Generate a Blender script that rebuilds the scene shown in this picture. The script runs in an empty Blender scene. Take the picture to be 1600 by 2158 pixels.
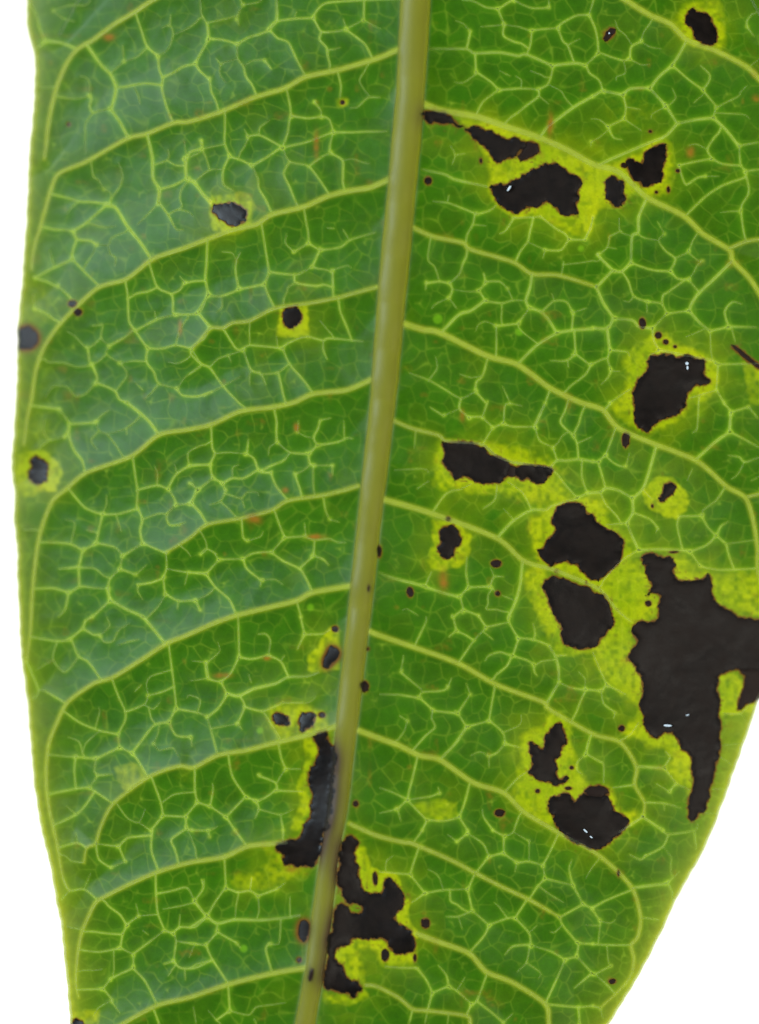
import bpy, math, random
import numpy as np
from mathutils import Vector
from mathutils.geometry import delaunay_2d_cdt

random.seed(7); rng = np.random.default_rng(7)
SC = bpy.context.scene
COL = SC.collection

# ------------------------------------------------------------------ camera, light, exposure
S = 0.00004            # metres per photograph pixel on the leaf plane (leaf about 65 mm across)
CAMZ = 0.18            # camera height above the leaf's midrib plane
CX, CY = 800.0, 1079.0
cam_data = bpy.data.cameras.new('camera')
cam = bpy.data.objects.new('camera', cam_data); COL.objects.link(cam)
cam.location = (0, 0, CAMZ)
cam_data.sensor_fit = 'VERTICAL'
cam_data.angle = 2 * math.atan(CY * S / CAMZ)
cam_data.clip_start = 0.005; cam_data.clip_end = 20
cam_data.dof.use_dof = True
cam_data.dof.focus_distance = CAMZ + 0.0016
cam_data.dof.aperture_fstop = 3.4
SC.camera = cam

world = bpy.data.worlds.new('World'); SC.world = world; world.use_nodes = True
bg = world.node_tree.nodes['Background']
bg.inputs[0].default_value = (0.86, 0.93, 1.0, 1); bg.inputs[1].default_value = 0.02

def area(name, loc, target, size, power, color, sizey=None):
    l = bpy.data.lights.new(name, 'AREA'); l.energy = power; l.color = color
    l.shape = 'RECTANGLE'; l.size = size; l.size_y = sizey or size
    o = bpy.data.objects.new(name, l); COL.objects.link(o); o.location = loc
    o.rotation_euler = (Vector(target) - Vector(loc)).to_track_quat('-Z', 'Y').to_euler()
    return o
WIN = (-0.36, 0.18, 0.33)
area('window_light', WIN, (-0.02, 0.01, 0), 0.16, 1.35, (0.70, 0.88, 1.0), 0.22)
area('haze_fill', (0.27, -0.14, 0.42), (0.03, -0.02, 0), 0.18, 0.26, (1.0, 0.90, 0.78))  # added warm fill that imitates haze at lower right, no known source
PANEL = 1.55           # radiance of the lit white backdrop under the leaf

SC.render.engine = 'CYCLES'
SC.cycles.use_denoising = True
SC.cycles.filter_width = 1.6
SC.cycles.max_bounces = 12; SC.cycles.diffuse_bounces = 6
SC.view_settings.view_transform = 'Standard'; SC.view_settings.look = 'None'
SC.view_settings.exposure = 0.0; SC.view_settings.gamma = 1.0

DATA = """
@ 0 0
3 670 370 760 490 830 560 870 655 850 770 830 815
3 830 815 900 910 955 1030
2 1020 100 1060 230 1110 350 1185 420
2 1185 420 1195 520 1220 590 1215 650 1235 770 1270 860 1295 910
2 1500 0 1515 110 1555 190 1560 290 1500 400 1465 475
2 1560 290 1600 300
2 1465 475 1370 500 1310 540 1230 575
2 1465 475 1500 530 1580 590
2 870 655 940 650 1000 640 1100 630 1215 635
1 1000 640 1040 720 1050 780
2 830 815 740 830 700 845 670 800 690 740 670 720
1 670 720 560 740 430 720
1 670 720 680 640 650 590 600 570
1 700 845 640 920 640 1000 640 1080 640 1150
1 1185 420 1260 370 1300 260 1270 190 1210 210
1 1300 260 1400 220 1470 170
1 1270 190 1280 110
1 930 460 1030 430 1085 370
1 930 460 920 340
1 840 540 930 460
2 210 0 270 110 300 220 340 305
1 400 80 480 140 560 160
1 400 80 520 40 640 40 680 0
3 340 310 460 320 580 370
2 340 310 280 360
1 300 660 400 650
3 1120 1040 1140 1180 1145 1330 1190 1420 1180 1520
2 1190 1420 1300 1390 1400 1340
3 1390 1200 1400 1340 1450 1360 1520 1450 1600 1520
2 1390 1200 1430 1140 1510 1110 1500 1050
1 1390 1240 1320 1240 1250 1200
1 1160 1240 1260 1200 1260 1120
1 1380 1060 1385 1180
1 1400 1370 1360 1420 1350 1500
1 690 1210 700 1320 740 1350 780 1420
1 780 1420 830 1450 820 1530
1 890 1220 920 1310 900 1400 840 1480 820 1530
2 400 1460 510 1480 590 1510 700 1510 820 1530
@ 400 0
2 140 190 140 295
2 140 295 240 295 355 330
2 355 330 360 440 400 500 420 570 470 640 490 700
2 145 585 160 680 200 760 220 830
2 355 330 440 280 520 255 595 220
2 595 220 640 165 780 140 925 135
3 650 0 650 150 595 220
2 595 220 660 290 740 320 800 440 855 540
2 925 135 960 70 1020 20 1200 5 1600 -10
2 1305 0 1305 150
1 1305 150 1380 190 1430 215
1 1305 150 1230 190 1170 220
2 925 135 960 200 990 240 1100 235 1175 220
2 1175 220 1260 290 1320 340 1360 410
1 1175 220 1150 140
2 990 240 975 300 1025 360 1030 420
1 1080 370 1130 355
1 400 500 470 460 560 450
2 560 450 610 515
1 360 440 240 480 230 560 270 620
1 240 480 200 440
1 400 35 500 20 540 0
1 400 35 370 100 350 150
1 400 35 380 0
1 350 115 250 150 140 170
1 350 150 370 190
1 780 140 800 90
2 270 850 265 960 265 1070 300 1170
2 300 1170 380 1200 465 1240
2 300 1170 255 1270 255 1380 330 1430
1 255 1270 150 1275 60 1340
2 0 1330 40 1360 100 1460 155 1520
1 0 1200 60 1150 90 1120 180 1100 265 1075
1 90 1120 90 1050
1 140 1260 120 1180
2 465 1240 510 1340 520 1410 570 1500 600 1580
2 465 1240 580 1180 695 1105
2 695 1105 620 1060 520 1010 440 1020
1 440 1020 410 970
1 520 1010 530 950 600 900
1 440 1020 410 1090
2 695 1105 730 1000 745 900 765 870
2 735 680 750 790 765 870
2 765 870 880 885 985 875
2 985 875 975 820 935 765
1 935 765 910 775
2 985 875 1045 895 1075 990
2 1075 990 900 1050 840 1075 695 1105
2 1075 990 1200 990 1320 990 1480 985
2 1075 990 1055 1080 1055 1145
2 1055 1145 980 1185 900 1240
2 695 1105 750 1210 880 1245 950 1320 1035 1435
2 745 1215 705 1300 750 1400
2 1055 1145 1145 1200 1150 1290
1 1145 1200 1220 1190 1300 1220 1350 1225
2 1110 545 1130 640 1125 740
2 1200 810 1260 800 1320 740 1355 730 1430 730
1 1355 730 1300 670 1270 600 1305 545
@ 0 400
3 800 110 870 140 960 280 1060 400 1130 500
2 800 110 700 200 640 250 560 310
2 310 270 400 300 480 300 550 310
2 550 310 580 370 680 380 720 410
1 720 410 810 415 840 360 940 320
1 650 250 780 280 870 270
2 580 370 550 450 540 520
2 540 520 640 620 740 710
2 540 520 450 560 370 600 260 660
1 720 410 700 470 670 520
1 810 415 830 480 870 510 860 570
1 370 450 390 550
2 1190 100 1260 190 1320 290 1370 300
1 1190 100 1100 190 1030 260
1 1260 190 1330 150 1420 170 1450 200
1 500 180 540 130 590 85
2 940 680 955 800 970 980 1010 1050 1080 1150 1110 1190
2 1130 570 1180 730 1290 790 1295 920 1320 935
2 1180 730 1110 760
2 1555 380 1545 550 1540 680 1560 780
2 1560 780 1490 920 1320 935
1 1560 780 1600 790
2 1540 680 1460 680 1385 695
1 1385 695 1350 650
2 1385 695 1350 750 1290 780
2 1320 935 1250 950 1170 980 1050 1030
1 1170 980 1160 910
2 1490 920 1580 1010
2 1580 1030 1530 1110 1460 1160 1440 1200
2 1110 1190 1220 1190 1320 1165 1440 1190
2 1440 1200 1500 1300 1570 1330 1600 1370
1 1320 1165 1350 1060 1390 980
2 1110 1190 1100 1280 1160 1370 1190 1450 1330 1490
2 1330 1490 1370 1540 1480 1550 1600 1540
1 1330 1490 1380 1410 1450 1360 1500 1320
1 1260 1290 1330 1300 1390 1270 1440 1230
2 1010 1050 930 1110 820 1170
1 820 1170 760 1110 770 1010 740 990
1 770 1010 690 1020
1 820 1170 800 1230 900 1300
1 760 1110 660 1180 560 1100 500 1060
2 660 1180 670 1300 690 1310
1 690 1310 580 1330 480 1300 360 1290
2 690 1310 730 1400 720 1450
2 720 1450 860 1500 900 1570 960 1600
1 800 1230 740 1280 690 1310
1 900 1300 990 1280 1100 1290
1 900 1300 950 1370 940 1420 880 1490
1 720 1450 640 1530 560 1540 500 1480 400 1480 340 1560
1 1190 1450 1130 1530 1090 1560
1 1010 1440 1070 1500
2 430 720 520 800
2 240 890 330 920 410 970
2 260 660 350 690 430 720
1 250 780 260 890
@ 400 400
2 850 130 870 240 890 320 890 400
2 890 400 780 465 770 510
1 780 465 720 400 725 330
2 890 400 980 450
2 980 450 1130 430 1200 380 1390 320
1 1200 380 1150 300
1 1030 285 1080 290
2 980 450 920 575
2 920 575 790 635 600 620
1 920 575 960 590
2 790 635 800 695 940 715
1 800 695 740 730 730 770
2 540 260 570 430 590 590 600 620 555 710
2 555 710 370 740
2 370 740 350 620 350 530 380 470
1 350 530 310 470 240 465
2 130 390 130 560 115 660 140 790
2 140 790 240 800 370 740
1 240 800 240 880 200 920
2 140 790 60 920
2 60 920 150 1030
2 555 710 600 790 640 890
2 1070 605 1075 720 1075 810
1 1070 605 1040 600
1 1070 605 1180 570 1210 585
2 1110 810 1130 910 1155 975
1 975 980 1040 1055
2 20 1190 10 1230 90 1310 150 1330 250 1470 370 1590
2 250 1040 350 1190 400 1200
2 400 1200 450 1165 690 1190
2 690 1190 720 1160 820 1110 890 1100
2 890 1100 1000 1130 1040 1115 1300 1135
2 1000 1130 1000 1200 1030 1270
2 690 1190 750 1300 850 1420 920 1510
2 400 1200 460 1345 530 1380 570 1460
1 460 1345 450 1400 450 1460
1 530 1380 660 1370 750 1305
2 660 1370 685 1455
1 160 1320 210 1270 290 1240 400 1200
1 290 1240 310 1290
1 0 1390 90 1320
1 110 1540 250 1470 380 1400
1 450 990 450 1060 450 1160
1 650 1100 655 1190
@ 800 0
3 370 365 500 365 655 365 720 400 900 395 1040 420 1100 410 1290 490
3 1290 490 1460 475 1540 490
2 620 0 700 10 800 55 890 65
2 890 65 1000 0
2 1000 0 1140 60 1270 55
2 1270 0 1270 55
2 890 65 935 185
2 935 185 930 265 1010 310
1 935 185 1040 200 1140 230
2 1140 230 1130 330 1100 410
2 1140 230 1240 215 1340 210
2 1340 210 1370 170 1480 115 1570 110
2 1340 210 1370 310 1415 340 1460 470
1 1415 340 1500 290
2 1600 0 1570 110
1 935 185 840 190 760 200
2 655 365 665 310 680 235
1 680 235 630 180 570 155
2 720 400 725 545
2 725 545 830 610 890 675
1 725 545 630 620 560 615
2 890 675 1060 665 1190 670
2 890 675 780 760 725 860
2 1190 670 1260 630 1290 540 1300 490
1 1060 665 1060 600 1020 570
2 1190 670 1190 720 1110 780 1045 835
1 1190 720 1270 780
1 1260 630 1360 680 1390 730 1450 800
3 1200 1030 1260 950 1340 890 1460 800 1600 720
1 530 1090 565 1160 545 1230
1 570 1160 640 1150
3 320 1270 480 1300 560 1340 680 1370 820 1400
1 1130 530 1210 560
1 900 530 980 570
L 300 860 400 830 480 840 540 870 580 930 640 965 700 940 740 945 780 970 840 970 900 1010 1000 1030 1090 1060 1100 1100 1030 1170 960 1180 900 1220 850 1180 800 1120 740 1060 690 1000 620 950 560 930 500 920 440 920 390 930 340 900
N 1095 1055 1150 1075 1190 1090 1200 1130 1180 1160 1120 1180 1050 1220 1030 1175 1095 1100
L 820 1400 900 1370 1000 1350 1100 1310 1180 1270 1240 1220 1330 1220 1400 1280 1470 1310 1505 1400 1500 1480 1480 1560 1470 1612 1380 1612 1330 1552 1250 1500 1200 1545 1100 1540 1010 1600 950 1575 900 1550 870 1480
D 365 1355 25 30
D 760 1205 10 18
@ 1150 0
2 325 110 370 210 385 300 395 395
2 395 395 300 490
2 300 490 330 550 400 600 430 680
3 355 720 430 680
3 430 680 580 710
3 580 710 640 660 780 660
2 580 710 600 800 590 890
2 590 890 470 950
2 470 950 510 1030 570 1045
1 470 950 400 900 340 890
1 590 890 720 980
1 450 980 400 1030 340 1060
1 340 1060 340 1100
2 395 395 500 425 585 455 630 435
2 630 435 635 370 650 340 715 310
1 650 340 590 260 545 220 520 150
1 715 310 740 240 780 180
1 715 310 780 350 870 365
1 585 455 595 540 535 575 530 605
1 630 435 720 490 780 480
3 780 660 850 570 950 490
3 950 490 1000 410 1030 340
3 780 660 900 790
3 900 790 985 925
1 900 800 970 740 950 660
1 900 800 800 850 790 890
1 600 800 710 820
3 985 925 1120 900 1260 880
3 985 925 900 1020 760 1080 540 1170
2 950 490 1080 600 1180 670
2 1180 670 1220 620 1225 560 1160 490
2 1180 670 1190 700 1280 800
2 1280 800 1260 880
1 1190 700 1110 770
1 1280 800 1350 770 1450 720 1460 690 1510 640
3 1260 880 1350 970 1450 1090
2 1450 1090 1600 1065
2 1450 1090 1460 1230 1500 1290
2 1500 1280 1600 1270
2 1245 1190 1330 1230 1460 1245
2 1245 1190 1215 1120 1260 1040
1 1215 1120 1130 1080 1070 1090
2 1245 1190 1100 1215 1000 1240
2 1000 1240 1020 1310 1050 1380 1080 1370
2 1500 1300 1490 1330 1330 1390 1200 1470 1050 1600
2 1500 1300 1520 1400 1520 1460 1470 1530 1460 1590
1 1200 1320 1300 1320
2 1600 90 1550 100 1510 150 1510 200 1560 270
1 1510 200 1480 210
1 1600 440 1540 490
1 1300 850 1480 860 1530 890
L 1050 130 1070 80 1120 70 1180 100 1240 130 1260 200 1280 320 1230 340 1170 310 1110 250 1070 200
L 440 1420 450 1350 490 1310 530 1340 590 1360 590 1430 600 1500 580 1550 520 1550 470 1500
L 610 1200 650 1190 700 1220 735 1210 750 1140 800 1100 850 1080 910 1080 905 1130 910 1180 880 1250 870 1330 830 1380 760 1400 690 1360 640 1310 620 1250
N 430 290 450 240 490 210 530 215 520 250 480 290 440 310
D 990 1280 14 12
D 920 1420 12 22
D 830 1440 10 10
D 785 985 12 9
D 590 1240 25 18
@ 800 400
2 400 85 510 95 600 130 720 180
2 720 180 830 155 880 110
2 720 180 700 260 660 330 640 400
1 510 95 520 40
1 700 260 800 270
2 1000 210 950 300 900 330
2 1155 210 1130 310 1110 390 1060 460 1010 540
1 1110 390 1240 440
2 1210 200 1320 290 1390 330 1420 370
2 1010 205 1155 205 1210 200
2 1420 370 1360 450 1240 450
1 1240 450 1225 510
2 1420 370 1540 375
2 1540 375 1580 270 1600 180
1 1380 540 1500 550 1590 530
1 1370 560 1360 640
1 380 350 365 520 415 580 450 670
2 300 690 450 685 525 700
2 525 700 600 630 620 560 650 500 665 440
2 525 700 545 745 520 810
1 520 810 430 850 390 890
1 520 810 580 890
1 350 700 345 750
1 545 745 650 760 745 755
2 745 755 800 690
2 800 690 780 625
2 800 690 900 685 960 740
2 745 755 790 830
2 790 830 915 850 1000 830 1095 830
1 915 850 915 900
1 960 740 1000 820
3 1140 630 1130 730 1095 830 1125 885
3 1125 885 1215 915 1270 980 1330 1070
2 1125 885 1040 1000
2 1040 1000 875 1020
2 875 1020 875 1090
1 875 1020 800 990 740 1010 720 1060
1 1040 1000 1050 1050 1180 1150
3 790 830 690 900 590 935 470 1060
3 1330 1070 1180 1160 1030 1300
3 1330 1070 1450 1050 1600 1035
2 1215 915 1260 860 1310 830 1400 840 1450 920
2 1450 920 1440 1050
1 1450 920 1550 885
1 1310 830 1290 780
2 1455 1050 1465 1230
2 1465 1230 1400 1280 1280 1280
1 1410 1280 1415 1330
2 1465 1230 1580 1310
2 1580 1310 1540 1390 1440 1470
2 800 1270 770 1390 725 1440 720 1510
2 720 1510 610 1560 480 1490 370 1430 220 1370
1 370 1430 430 1340 420 1250
1 770 1390 690 1410 600 1380
2 720 1510 820 1590
2 1275 1490 1240 1600
1 985 1580 920 1470
G 437 968 36
G 1045 1065 28
G 1510 440 22
@ 1150 400
3 355 460 390 485 510 610
3 380 725 480 630 510 610 570 610 640 550
3 640 550 650 350 690 320 700 200 750 70
2 640 550 800 600 935 610
2 935 610 970 520 900 460 850 380 890 330
1 890 330 840 240
1 850 380 740 360 690 330
1 970 510 1070 465
1 1070 465 1100 390 1150 310
1 1070 465 1140 530 1180 530
2 935 610 990 665 1070 670
2 1070 670 1150 770
1 1070 670 1110 620
3 1390 530 1280 650 1150 770 1100 850 1075 905
2 1075 905 910 925
2 910 925 800 1040
2 910 925 870 850 880 790 910 770
2 870 850 760 840
2 760 840 660 795 620 680 570 610
1 660 795 630 840 580 830
1 760 840 760 920
3 380 725 430 840 510 965
3 510 965 650 980 700 1020 800 1040
3 510 965 465 1035 355 1040
3 465 1035 485 1200
2 485 1200 610 1210 630 1250
2 485 1200 465 1270 490 1350
2 490 1350 470 1400 415 1460
1 490 1350 560 1360
2 465 1265 430 1270 340 1310
3 800 1040 810 1130 850 1200
3 850 1200 1000 1230 1250 1280 1290 1310
2 1290 1310 1440 1305 1600 1300
2 1290 1310 1280 1500
2 1280 1500 1340 1600
2 1280 1500 1080 1560
3 1075 905 1150 990 1235 1060
2 1235 1060 1370 1025
2 1370 1025 1580 1030
2 1370 1025 1340 910 1400 840 1470 855
1 1390 1040 1420 1140
1 1235 1060 1240 1180 1260 1280
1 1050 1100 1100 1080 1190 1060
2 360 200 340 280 300 370
1 550 210 560 310 650 350
1 560 310 480 350
1 480 350 460 430 400 480
1 460 430 530 440
2 1500 380 1480 290 1460 160
1 1460 160 1380 155 1310 170
1 850 1200 780 1240
2 640 1490 560 1540 480 1600
L 780 1240 850 1240 900 1250 950 1235 1030 1250 1100 1245 1180 1270 1190 1340 1200 1400 1240 1440 1160 1470 1090 1500 1060 1550 1040 1600 1010 1640 950 1690 880 1720 790 1790 740 1810 700 1790 665 1740 660 1600 665 1500 690 1440 750 1370 770 1310
T 1385 1160 1420 1165 1500 1230 1560 1280 1600 1310 1660 1360 1660 1400 1600 1345 1540 1300 1460 1240 1410 1190
D 725 1000 24 40
D 845 1090 24 24
D 900 1140 20 18
D 970 1175 12 10
@ 0 850
2 240 20 440 40
2 440 40 520 160 490 250
2 520 160 620 150 720 140
1 720 140 750 210 800 230 870 320
1 720 140 760 90 820 50
1 800 230 940 190 1040 110
1 950 190 950 230
2 520 160 520 250 560 350 620 430 630 510
1 490 250 370 275 330 200 340 120
1 370 275 290 340
3 960 0 1050 70 1120 140 1190 240
1 740 210 680 280 730 350
2 1000 410 1020 570 1030 650 1030 780
2 1030 780 1065 870 1050 950 1070 1050
2 1030 650 1180 615 1260 640
1 1180 615 1180 530 1160 470
2 1260 640 1300 700 1320 760
2 1260 640 1290 570 1330 525 1420 470 1580 460
1 1310 460 1330 525
1 1420 470 1410 370 1500 320
2 1320 760 1430 755
2 1320 760 1250 830 1270 910 1340 910
1 1340 910 1390 890
1 1250 830 1180 830 1065 870
2 1430 755 1480 650
1 1480 650 1440 600 1390 600
2 1430 755 1500 820 1550 905
2 1070 1050 1245 1120
2 1070 1050 920 1140
2 1245 1120 1250 1240 1225 1310
2 1250 1240 1400 1265 1550 1275
1 1410 1265 1385 1360
2 1225 1310 1130 1340 1040 1360
1 1040 1360 1030 1410 1070 1470
2 1225 1310 1240 1430
2 1240 1430 1340 1480 1470 1475
1 1340 1480 1330 1540
1 1240 1430 1190 1520 1120 1590
1 1470 1475 1500 1550
1 1350 1060 1400 1110 1430 1150
1 1500 960 1540 1030 1550 1090 1500 1130
2 1030 790 880 830 770 830
2 770 830 640 780 540 660
1 770 830 800 760 800 690
2 770 830 740 960 720 1050
1 740 970 650 950
1 870 840 890 900 910 960
2 720 1050 860 1080 920 1140
2 720 1050 620 1100
2 620 1100 520 1050 320 1040
1 530 1050 560 900 490 870
2 620 1100 600 1180 590 1230 600 1370
2 590 1230 520 1230 440 1240
1 590 1230 690 1230 740 1260
2 920 1140 900 1240
2 900 1240 1020 1285
1 1020 1285 1100 1210
2 900 1240 830 1310 810 1390
2 810 1390 700 1385 600 1370 510 1420
2 510 1420 400 1390 260 1385
2 510 1420 490 1540 440 1600
3 810 1390 830 1480
3 830 1480 950 1550 1070 1600
2 830 1480 750 1550 690 1600
1 180 950 270 950
L 210 500 230 420 280 385 330 410 350 500 350 580 310 605 240 590 210 550
@ 400 850
2 630 20 650 130 650 220 655 290
2 655 290 750 370 890 380
1 655 290 600 330 590 390
2 750 370 700 430 650 450
1 700 430 710 460
2 890 380 960 315
2 960 315 1100 290 1180 260 1220 265
2 960 315 930 260 960 190 975 130
1 930 260 870 250 805 215
1 805 215 815 130
1 975 130 1060 110
1 1160 260 1155 130
2 890 380 900 450 930 465
1 930 465 1070 465
1 1075 465 1070 540
1 900 460 850 500 790 530
2 790 530 810 600
1 930 465 930 600 940 690
2 160 170 170 330 185 380 160 460 175 560
1 185 380 300 365 420 380
2 435 380 440 270
2 420 380 480 420 520 500 610 520
2 610 520 650 620 740 730
2 520 500 400 565 320 560 245 600
1 320 560 320 480 370 460
2 175 560 245 600
2 245 600 270 650 300 660
1 270 650 230 730 150 760
1 230 730 290 790
2 175 560 60 650
2 60 650 10 740
1 60 650 0 600
2 10 740 80 820 130 910
1 0 465 150 455
1 340 700 390 710 430 670 500 665 520 690
1 390 710 410 780
2 1005 690 1020 800 1050 870
1 1050 870 1120 890
2 640 800 670 900 710 1005
2 710 1005 870 995
1 870 995 860 900
2 870 995 930 1020 1040 1020 1100 1040 1170 1045
2 930 1020 925 1140
2 925 1140 830 1230
2 925 1140 1000 1170 1040 1210
2 710 1005 615 1115
2 615 1115 480 1125 400 1165
2 615 1115 700 1180 820 1240 870 1320 910 1410
2 400 1165 220 1170
2 400 1165 430 1240 540 1325
1 540 1325 530 1370
1 540 1325 640 1320 700 1360
2 220 1170 125 1280
2 125 1280 0 1270
2 125 1280 190 1380 300 1470 350 1590
1 220 1170 190 1100
2 390 870 400 1000 430 1030
1 430 1030 530 1000 550 960
1 200 1130 120 1090 70 1150
1 40 1480 140 1430 190 1385
1 40 1480 80 1550
1 40 1480 0 1480
2 810 1490 830 1600
D 1420 1110 18 42
D 1340 1385 10 25
O 940 1000 80 25
O 715 650 30 25
O 480 870 70 45
O 800 180 25 40
G 905 1530 26
@ 800 850
2 480 90 380 30
1 480 90 600 40
2 610 0 600 40 670 110
2 670 110 770 105
2 670 110 660 160
2 770 105 800 0
2 770 105 850 180
2 850 180 930 150
2 850 180 780 300
2 930 150 940 20 970 0
1 970 0 1070 20
2 930 150 1000 175 1165 175
3 1165 175 1240 0
2 1165 175 1200 280 1300 330
1 1300 330 1340 290
2 1300 330 1330 430
3 1280 480 1330 430 1400 430 1490 415 1600 435
2 1490 415 1480 300 1450 240
2 1450 240 1360 150 1385 70
2 1450 240 1490 150
1 1490 300 1590 250
2 1510 440 1520 550 1540 660
3 880 1010 1000 880 1140 800 1250 800 1300 770 1480 710
2 1480 710 1560 670
2 1480 710 1390 610
2 400 810 500 680 610 640 690 600
2 880 610 865 720 775 790
2 960 590 1070 670 1140 800
1 930 790 990 850
1 270 200 260 340
1 110 500 330 495 370 520
1 370 580 280 640
3 0 1270 110 1310 340 1370
3 340 1370 500 1430 600 1450
2 340 1370 390 1260
2 600 1450 670 1380
2 670 1380 650 1270 655 1150
2 670 1380 830 1370
2 830 1370 860 1300 930 1300
1 830 1370 880 1430
1 860 1300 830 1230
3 1065 1180 1050 1350 1020 1480 970 1600
2 600 1450 630 1550
2 630 1550 740 1590
2 630 1550 550 1600
1 810 1500 800 1540 880 1550
1 170 1550 210 1540 290 1590
1 1020 1480 920 1440
L 470 275 500 290 560 290 640 295 720 310 790 330 830 390 890 405 950 430 985 480 960 530 930 580 880 595 800 600 730 595 700 570 650 545 600 560 560 590 550 550 510 500 485 450 480 350
L 1010 490 1060 465 1130 460 1200 465 1285 485 1275 540 1240 600 1170 610 1130 590 1090 565 1050 560 1020 525
N 955 460 985 470 1030 485 1020 545 985 550 950 540
L 450 1010 480 930 530 910 580 940 605 1000 595 1070 560 1140 500 1170 450 1140 445 1070
D 875 1200 38 28
D 230 1415 24 36
D 515 865 15 15
D 885 1425 18 18
O 480 1330 40 100
O 620 90 25 50
Y 90 430 270 400 500 370 580 480 680 620 660 700 680 900 680 1020 700 1110 740 1280 780 1480 710 1390 620 1400 500 1330 450 1250 380 1080 320 880 270 800 280 760 310 500 280
Y 90 380 870 480 880 600 900 700 1000 690 1100 640 1200 500 1260 400 1250 340 1200 400 1050
@ 1150 850
2 520 180 450 390
2 450 390 395 440
2 355 435 395 440
2 395 440 430 560 450 650
2 450 390 510 440 570 475 610 470
3 310 670 410 665 450 640 540 650 650 710
2 410 665 450 750 500 810
3 650 710 730 640 770 540 820 330
3 650 710 655 820 610 900
2 655 820 780 870 840 930
1 840 930 825 970
2 610 900 450 910
3 610 900 650 1000 700 1100
3 700 1100 850 1090 1040 1100 1080 1110
2 700 1100 560 1190 440 1320
2 1000 830 990 920 1030 1090
2 1000 850 1170 840
2 1170 840 1190 790 1280 730 1350 630
2 1170 840 1220 930 1280 990
2 1280 990 1310 920 1370 885
2 1280 990 1210 1060 1080 1110
2 1280 990 1350 1050 1370 1110
1 1350 1050 1580 1025
2 1080 1110 1160 1220
2 1160 1220 1300 1250 1590 1240
3 1130 420 1270 290 1380 210
3 1380 210 1390 70
2 1390 70 1340 0
2 1390 70 1520 25 1540 0
2 1520 25 1590 110
2 1380 210 1490 270 1600 330
2 1600 405 1490 440 1450 400 1370 390
1 1490 440 1440 530 1390 570
1 1600 550 1540 580
2 1140 90 1130 190 1100 220
1 1060 580 1100 490
1 630 370 600 470
3 480 0 440 50
2 730 640 800 720
D 600 275 28 55
L 840 700 880 670 880 610 920 600 970 650 965 690 925 700 910 750 850 730
Y 90 720 650 850 540 940 540 1040 640 1080 720 1060 810 1000 870 900 860 760 780
L 96 770 200 745 260 750 300 800 370 850 400 900 450 930 530 970 585 1040 570 1120 540 1200 460 1270 400 1340 330 1310 280 1270 240 1200 160 1170 60 1190 40 1230 0 1190 -50 1130 -44 1090 6 1030 80 950 70 920 46 870
D 770 1500 22 20
D 800 770 8 12
D 960 1115 30 7
@ 0 1300
2 235 150 430 180 530 170
2 530 170 620 90 600 0
2 620 90 700 130 750 140
2 620 90 640 30 700 0
1 750 140 820 70 800 0
1 750 140 780 190 850 180 890 100 970 50
2 530 170 590 290 650 330 700 390 760 470
1 590 290 490 410 400 320 430 190
1 400 320 270 400
1 890 210 960 190 1040 170
3 1070 0 1090 20 1230 190
2 290 550 330 550 500 650
2 210 380 290 550 240 620
2 1270 200 1300 500 1320 690
2 1320 690 1265 790
2 1310 520 1220 560 1110 590
2 1110 590 1080 660 940 710
2 840 460 890 600 940 710 935 780 890 880 895 980
1 1110 590 1100 500 1130 450 1220 420
1 1080 660 1150 690 1200 640
1 1110 690 1130 760 1160 800
2 1265 790 1160 810 1060 920 990 1020
2 990 1020 895 980
2 990 1020 1040 1090 1120 1210
2 895 980 720 1060
2 720 1060 570 1050
1 570 1050 370 1030
2 890 880 750 850 600 790 500 710
1 720 820 750 710 740 680
1 750 850 640 950 620 1030
1 620 1030 590 940 510 900
2 720 1060 710 1160 730 1190 670 1280
2 730 1190 840 1180
2 570 1050 560 1160 570 1280
2 670 1280 570 1290 370 1330
2 670 1280 760 1340 860 1410
2 690 1330 640 1410 570 1480 420 1560
1 570 1480 500 1420
1 1010 560 1060 510
2 1320 690 1480 720 1550 745
1 1480 720 1500 620 1420 590 1400 610
2 1265 790 1320 890 1430 900
1 1430 900 1440 970
2 1550 745 1580 850 1620 1020
1 1150 950 1190 1000 1290 980 1340 1050
1 1150 950 1180 880 1200 830
2 1550 340 1560 460
1 1440 330 1550 340
1 1430 480 1540 480
2 1150 1210 1200 1390 1220 1490
2 1455 1120 1465 1300 1480 1390
2 1480 1390 1390 1500
2 1220 1490 1390 1500
1 1210 1400 1310 1330 1450 1320
2 1390 1500 1400 1580 1440 1600
2 1220 1490 1140 1600
1 1090 1440 1040 1540 960 1510 900 1430
1 1040 1540 1110 1590
Y 55 850 1120 980 1080 1060 1120 1120 1200 950 1310 880 1220
Y 45 1300 1150 1450 1130 1460 1280 1350 1250
@ 400 1300
3 970 415 880 440 740 450 640 500 480 540 370 590 280 580
2 280 580 240 490
2 240 490 310 420 370 300
2 370 300 365 10
2 370 300 460 320 590 290
2 590 290 605 180 570 130 510 130
2 590 290 680 330 740 440
1 680 330 710 290
2 240 490 140 460 120 350
1 120 350 220 260 210 190
2 280 580 210 680 130 750
2 370 590 410 670 360 800
1 360 800 170 835
1 360 800 390 840
2 410 670 550 710 690 645
1 690 645 880 640 945 600
2 550 710 600 790
2 835 0 860 130
2 860 130 1000 125 1060 90
2 860 130 805 245
1 440 430 460 490
2 660 940 690 1060 720 1140
1 720 1140 680 1200
1 720 1140 830 1140
2 280 1020 320 1190 420 1350
2 420 1350 500 1380
2 420 1350 340 1420 270 1500
2 500 1380 570 1350 650 1300
2 650 1300 850 1310
2 650 1300 640 1240 520 1185
2 500 1380 520 1440 490 1510
1 520 1185 520 1160
2 60 1390 150 1420
2 150 1420 175 1300 170 1250
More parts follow.
